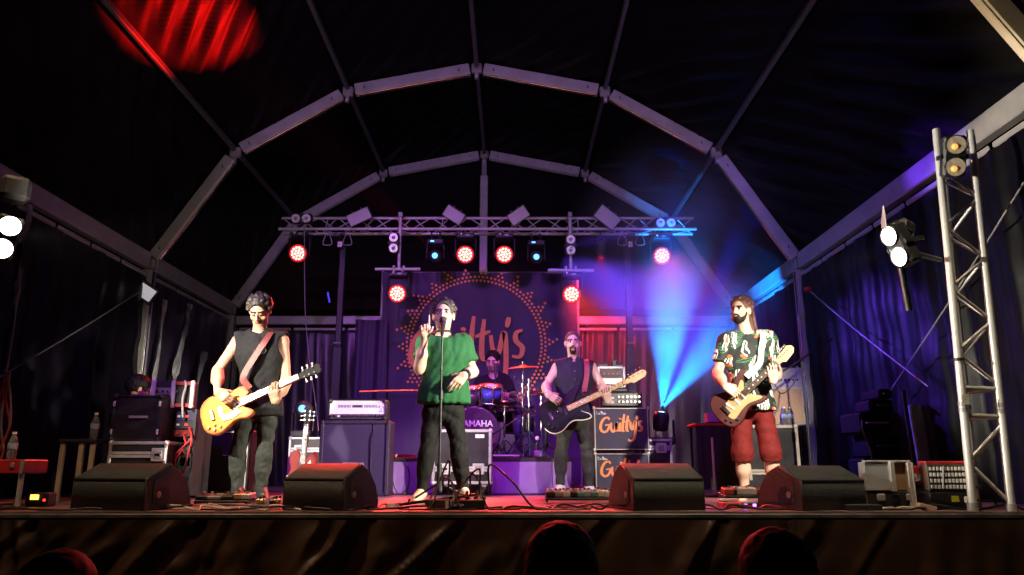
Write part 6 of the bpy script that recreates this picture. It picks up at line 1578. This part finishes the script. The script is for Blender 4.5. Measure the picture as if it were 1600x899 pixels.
def dreads(S):
    r = random.Random(3)
    for k in range(34):
        a = r.random(); p = q(.06 - .12*a, -.070 - .03*math.sin(3*a), .085 - .07*r.random()); b_ = q(.045 - .09*a, -.125 - .025*r.random(), .0 - .03*r.random()); c_ = q(.05 - .10*a + .03*(r.random() - .5), -.150 - .05*r.random(), -.16 - .11*r.random())
        S.cone(p, b_, .012, .012, 0, .003); S.cone(b_, c_, .012, .008, 0, .003)
    for k in range(10):
        a = k/9; S.cone(q(.06 - .12*a, .055, .085), q(.05 - .1*a, -.06, .125 + .012*r.random()), .011, .012, 0, .003)
hair(t, q, M, HAIRB, h=.006, cap=.010, front=.058, low=.005, disp=bump_curls(5, .002, 170), extra=dreads, curls=90, cr=.019, seed=5, name='dreadlocks')
Sb = Surf(); Sb.ell(q(0, .040, -.085), (.050, .050, .034), M, 0, .02); Sb.ell(q(0, .070, -.06), (.036, .036, .030), M, 0, .015)
for s_ in (-1, 1): Sb.cone(q(s_*.058, .02, -.02), q(s_*.048, .045, -.07), .014, .020, 0, .02)
Sb.ell(q(0, .105, -.055), (.018, .022, .009), M, 0, .006, (), True)
Sb.build('beard', [HAIRD], t, .007, bump_curls(6, .003, 200))
gend = P(1121, 654, 6.66); gtip = P(1240, 543, 6.48)
gu = guitar('electric_guitar', 'dark red sunburst guitar with tan pickguard held by the man in the floral shirt', gend, gtip, (-.12, -1, .22), 'double', mat('dark_red_burst', (.050, .006, .005), .4, 0, .3, 6, coat=.15), mat('dark_red_burst', (.2, .02, .02)), rosew, maple, mat('tan_pickguard', (.40, .26, .12), .35, 0, .08),
     strap=[J['sr'] + V(-.085, .07, .060), J['sr'] + V(-.085, -.05, .075), J['sr'] + V(-.095, -.155, .0), J['sr'] + V(-.13, -.185, -.12), J['sr'] + V(-.16, -.20, -.24), np.array(gend.lerp(gtip, .42)) + V(-.02, .0, .10)], strapm=mat('pale_patterned_strap', (.46, .48, .42), .7, 0, .45, 70, .2, 90))

# ---------------------------------------------------------------- the bass player
j = jp(8.08)
J = dict(head=j(895, 537, -.03), hf=(-.10, -.99, -.04), neck=j(896, 565), sl=j(871, 574), sr=j(924, 574), el=j(853, 604, -.02), wl=j(857, 617, -.38), er=j(940, 604, .02), wr=fret(P(846, 658, 7.78), P(1010, 582, 7.72), .61),
         hl=j(884, 660), hr=j(909, 660), kl=j(877, 706, -.04), kr=j(918, 708, -.03), al=j(875, 762, .0), ar=j(921, 764, .03), tl=j(872, 779, -.18), tr=j(926, 779, -.15))
t = person('bearded man in a dark buttoned waistcoat shirt and torn black jeans playing a black bass', J, (J['hl'][0], 8.08, 0))
o, q, M = body(t, J, skinC, HAIRD, hs=1.03, arms=1.02, hands=[
    STRUM(J), FRET(J)])
vest = mat('navy_waistcoat', (.022, .020, .036), .75, 0, .2, 30, .6, 26, spec=.15)
garment_top(t, J, vest, 0, hem=float(j(896, 650)[2]), neck=.066, g=.022, seed=21, name='waistcoat', flare=.010, armhole=True, amp=.005)
trousers(t, J, mat('worn_black_denim', (.020, .021, .019), .85, 0, .7, 14, .4, 90), seed=22, amp=.007); shoes(t, J, [mat('white_trainer', (.55, .54, .50), .6, 0, .12)])
R_, F_, U_ = torso_frame(J)
for k in range(4):
    p = J['neck'] + F_*(.150 - .004*k) - U_*(.12 + .085*k); MB().ball(Vector(p), .008, 8).build('button', alud, t, True)
for s_ in (-1, 1):
    p = Vector(J['neck'] + F_*.075 + R_*s_*.045 + U_*.01); MB().box(p, (.06, .02, .05), Matrix.Rotation(s_*.5, 3, 'Y'), bev=.006).build('collar', vest, t, True)
hair(t, q, M, HAIRL, cap=.007, front=.066, low=.02, disp=bump_curls(11, .003, 190))
Sb = Surf(); Sb.ell(q(0, .050, -.092), (.034, .040, .030), M, 0, .02)
for s_ in (-1, 1): Sb.cone(q(s_*.006, .100, -.043), q(s_*.026, .088, -.052), .007, .006, 0, .004); Sb.cone(q(s_*.028, .084, -.056), q(s_*.026, .072, -.085), .007, .010, 0, .01)
Sb.build('beard', [HAIRD], t, .007)
MB().lathe([(.036, -.022), (.039, -.022), (.039, .022), (.036, .022)], 18, Matrix.Translation(Vector(J['wl'] + (J['el'] - J['wl'])*.08)) @ frame_z(J['wl'] - J['el']).to_4x4()).build('wristband', mat('pale_wristband', (.6, .5, .48), .8, 0, .1), t, True)
gend = P(846, 658, 7.78); gtip = P(1010, 582, 7.72)
gu = guitar('bass_guitar', 'black electric bass with pale neck held by the bearded man', gend, gtip, (.05, -1, .28), 'bass', mat('black_lacquer', (.005, .005, .005), .35, 0, .1, spec=.2), mat('black_lacquer', (.01, .01, .01)), mat('pale_maple', (.66, .44, .20), .45, 0, .12), mat('pale_maple', (.66, .44, .2)), mat('black_guard', (.006, .006, .006), .4, 0, .1, spec=.2), bs=1.08, cat='bass guitar',
     strap=[J['sr'] + V(-.06, .07, .060), J['sr'] + V(-.06, -.05, .070), J['sr'] + V(-.062, -.155, .0), J['sr'] + V(-.07, -.18, -.12), J['sr'] + V(-.10, -.19, -.28), np.array(gend.lerp(gtip, .42)) + V(-.0, .0, .08)], strapm=mat('red_strap', (.22, .030, .050), .6, 0, .2, 40, .2, 90))
MB().path([Vector((x, y, -.023)) for x, y in closed([(a*1.08, b*1.08) for a, b in ST], 5)[4:46]], .010, 6).build('pale_binding', ivory, gu)

# ---------------------------------------------------------------- the drummer
j = jp(9.95)
sz_ = RZ + .56
hm_ = np.array((PX(775, 1, 10.1), 10.05, sz_ + .09))
J = dict(head=j(770, 566, -.08), hf=(-.25, -.92, -.30), hup=(0, -.25, 1), neck=j(772, 590), sl=j(751, 598), sr=j(793, 600), el=j(741, 622, -.05), wl=j(752, 622, -.40), er=j(803, 622, -.05), wr=j(794, 617, -.38),
         hl=hm_ + V(-.09, 0, 0), hr=hm_ + V(.09, 0, 0), kl=hm_ + V(-.20, -.46, .02), kr=hm_ + V(.26, -.42, .0), al=hm_ + V(-.20, -.50, -.50), ar=hm_ + V(.30, -.48, -.50), tl=hm_ + V(-.20, -.68, -.60), tr=hm_ + V(.34, -.66, -.60))
t = person('drummer in a black t-shirt sitting behind the blue tom drum', J, (hm_[0], 10.05, RZ))
o, q, M = body(t, J, skinC, HAIRD, h=.008, hs=1.02, shut=True, hands=[
    dict(w_=J['wl'], d=(.3, -.9, -.2), n=(.3, 0, -.9), side=(.9, .2, .2), curl=(1.0, 1.2, .8)),
    dict(w_=J['wr'], d=(-.3, -.9, .1), n=(-.2, 0, -.9), side=(-.9, .2, .2), curl=(1.0, 1.2, .8))])
garment_top(t, J, blackshirt, .6, hem=float(hm_[2] + .0), neck=.075, g=.02, seed=31, name='t_shirt', slr=.072, h=.010)
trousers(t, J, mat('blue_denim', (.05, .06, .17), .85, 0, .3, 30, .3, 160), seed=32, h=.010); shoes(t, J, [blackp])
hair(t, q, M, HAIRD, cap=.010, front=.062, low=.02, disp=bump_curls(12, .003, 150), h=.008, curls=90, cr=.018, seed=12, top=.01)
Sb = Surf(); Sb.ell(q(0, .042, -.085), (.046, .046, .030), M, 0, .02)
Sb.ell(q(0, .10, -.056), (.026, .03, .010), M, 0, .006, (), True); Sb.build('beard', [mat('stubble', (.22, .12, .09), .7, 0, .3)], t, .008)
for w_, d in ((J['wl'], (.35, -.75, .10)), (J['wr'], (-.25, -.75, .25))):
    a = Vector(w_) + Vector(d)*.09; s_ = MB().tube(a - Vector(d)*.08, a + Vector(d)*.32, .008, .005, 8).build('drum_stick', maple); tag(s_, ('left' if d[0] > 0 else 'right') + ' one of the two drum sticks held by the drummer', 'drum stick', 'drum sticks')

# ---------------------------------------------------------------- stage hand behind the racks
j = jp(7.4)
J = dict(head=j(216, 610), hf=(.75, .6, -.3), hup=(0, 0, 1), neck=j(208, 645), sl=j(186, 652), sr=j(232, 655), el=j(182, 700), wl=j(205, 705, -.2), er=j(246, 672, -.15), wr=j(228, 634, -.22),
         hl=j(196, 735), hr=j(222, 735), kl=j(196, 745, -.35), kr=j(224, 745, -.35), al=j(196, 775, -.3), ar=j(224, 775, -.3), tl=j(196, 782, -.48), tr=j(224, 782, -.48))
t = person('stage hand in black crouching in the dark behind the stacked cases at the left', J, (J['hl'][0], 7.4, 0))
o, q, M = body(t, J, skinA, HAIRD, h=.011, hands=[dict(w_=J['wr'], d=(-.2, -.2, .9), n=(-.5, .7, 0), side=(-.5, -.5, 0), curl=(.5, .6, .4)), dict(w_=J['wl'], d=(.6, -.6, -.2), n=(0, 0, -1), side=(.5, .5, 0))])
garment_top(t, J, blackshirt, .9, hem=float(J['hl'][2]), g=.02, seed=41, h=.012, name='jacket'); trousers(t, J, blackjean, seed=42, h=.012); shoes(t, J, [blackp])
hair(t, q, M, HAIRD, cap=.026, front=.06, low=.0, disp=bump_curls(13, .010, 120), h=.010)

# ---------------------------------------------------------------- the audience heads at the bottom of the picture
AUD = mat('onlooker_hair', (.006, .005, .004), .7, 0, .2, 14, spec=.08)
def onlooker(px, pytop, Y, label, seed, hs=1.0, long=False, m=HAIRD):
    top = P(px, pytop, Y); x, z = top.x, top.z; hc = np.array((x, Y, z - .125*hs))
    B = lambda dx, dy, dz: hc + V(dx, dy, dz)
    hgt = z - GZ; lz = GZ - hc[2]
    J = dict(head=hc, hf=(.05, 1, .12), neck=B(0, -.02, -.19), sl=B(.19, -.02, -.25), sr=B(-.19, -.02, -.25), el=B(.24, -.02, -.54), wl=B(.20, .12, -.74), er=B(-.24, -.02, -.54), wr=B(-.20, .12, -.74),
             hl=B(.09, 0, -.78), hr=B(-.09, 0, -.78), kl=B(.10, .02, (lz - .78)/2), kr=B(-.10, .02, (lz - .78)/2), al=B(.10, 0, lz + .08), ar=B(-.10, 0, lz + .08), tl=B(.12, .16, lz + .03), tr=B(-.12, .16, lz + .03))
    t = person(label, J, (x, Y, GZ)); t['group'] = 'onlookers in front of the stage'
    o, q, M = body(t, J, skinC, m, h=.012, hs=hs, hands=[dict(w_=J['wl'], d=(0, .2, -1), n=(-1, 0, 0), side=(0, 1, 0)), dict(w_=J['wr'], d=(0, .2, -1), n=(1, 0, 0), side=(0, 1, 0))])
    garment_top(t, J, blackshirt, .6, hem=float(J['hl'][2] - .05), g=.02, seed=seed, h=.013); trousers(t, J, blackjean, seed=seed + 1, h=.013); shoes(t, J, [blackp])
    def ex(S):
        S.ell(q(0, -.05, -.01), np.array((.085, .085, .10))*hs, M, 0, .03)
        if long: S.ell(q(0, -.06, -.10), (.10, .07, .16), M, 0, .05)
    hair(t, q, M, m, cap=.020, front=.06, low=-.03, disp=bump_curls(seed, .004, 130), extra=ex, h=.009, s=hs)
onlooker(876, 824, 2.15, 'onlooker with long dark hair standing below the bass player', 51, 1.0, True, m=AUD)
onlooker(1207, 834, 2.15, 'onlooker with short hair rimmed in red below the right guitarist', 53, 1.02, m=AUD)
onlooker(100, 868, 2.2, 'onlooker whose dark head just shows at the bottom left', 55, 1.04, m=AUD)

# ================================================================ the smoky air
hz = MB().box((0, 8.0, 2.3), (34, 34, 9.6)).build('haze', mat('haze_air', (1, 1, 1), var=0)); hz['kind'] = 'stuff'; hz['label'] = 'thin stage smoke hanging in the air of the tent'
nt = MATS['haze_air'].node_tree; nt.nodes.remove(nt.nodes['Principled BSDF'])
pvn = nt.nodes.new('ShaderNodeVolumePrincipled'); pvn.inputs['Color'].default_value = (.9, .9, .95, 1); pvn.inputs['Density'].default_value = .0001; pvn.inputs['Anisotropy'].default_value = .2
nt.links.new(pvn.outputs[0], nt.nodes['Material Output'].inputs['Volume'])

# denser smoke drifting round the floor beam light
sm = MB()
sm.ball((2.15, 9.7, 2.45), (1.6, 1.6, 2.40), 28)
so = sm.build('smoke', mat('smoke_air', (1, 1, 1), var=0)); so['kind'] = 'stuff'; so['label'] = 'drifting smoke lit by the blue beams right of the bass cabinets'
nt = MATS['smoke_air'].node_tree; nt.nodes.remove(nt.nodes['Principled BSDF'])
pvn = nt.nodes.new('ShaderNodeVolumePrincipled'); pvn.inputs['Color'].default_value = (.92, .92, .96, 1); pvn.inputs['Anisotropy'].default_value = .0
tc = nt.nodes.new('ShaderNodeTexCoord'); mp = nt.nodes.new('ShaderNodeMapping'); mp.vector_type = 'TEXTURE'; mp.inputs['Location'].default_value = (2.15, 9.7, 2.45); mp.inputs['Scale'].default_value = (1.6, 1.6, 2.40)
gr = nt.nodes.new('ShaderNodeTexGradient'); gr.gradient_type = 'SPHERICAL'; nz = nt.nodes.new('ShaderNodeTexNoise'); nz.inputs['Scale'].default_value = 1.6; nz.inputs['Detail'].default_value = 3
mr = nt.nodes.new('ShaderNodeMapRange'); mr.inputs[1].default_value = .3; mr.inputs[2].default_value = .7; mr.inputs[3].default_value = .35; mr.inputs[4].default_value = 1.3
mu = nt.nodes.new('ShaderNodeMath'); mu.operation = 'MULTIPLY'; mu2 = nt.nodes.new('ShaderNodeMath'); mu2.operation = 'MULTIPLY'; mu2.inputs[1].default_value = .33
nt.links.new(tc.outputs['Object'], mp.inputs[0]); nt.links.new(mp.outputs[0], gr.inputs[0]); nt.links.new(tc.outputs['Object'], nz.inputs['Vector']); nt.links.new(nz.outputs['Fac'], mr.inputs[0])
nt.links.new(gr.outputs['Fac'], mu.inputs[0]); nt.links.new(mr.outputs[0], mu.inputs[1]); nt.links.new(mu.outputs[0], mu2.inputs[0]); nt.links.new(mu2.outputs[0], pvn.inputs['Density'])
nt.links.new(pvn.outputs[0], nt.nodes['Material Output'].inputs['Volume'])
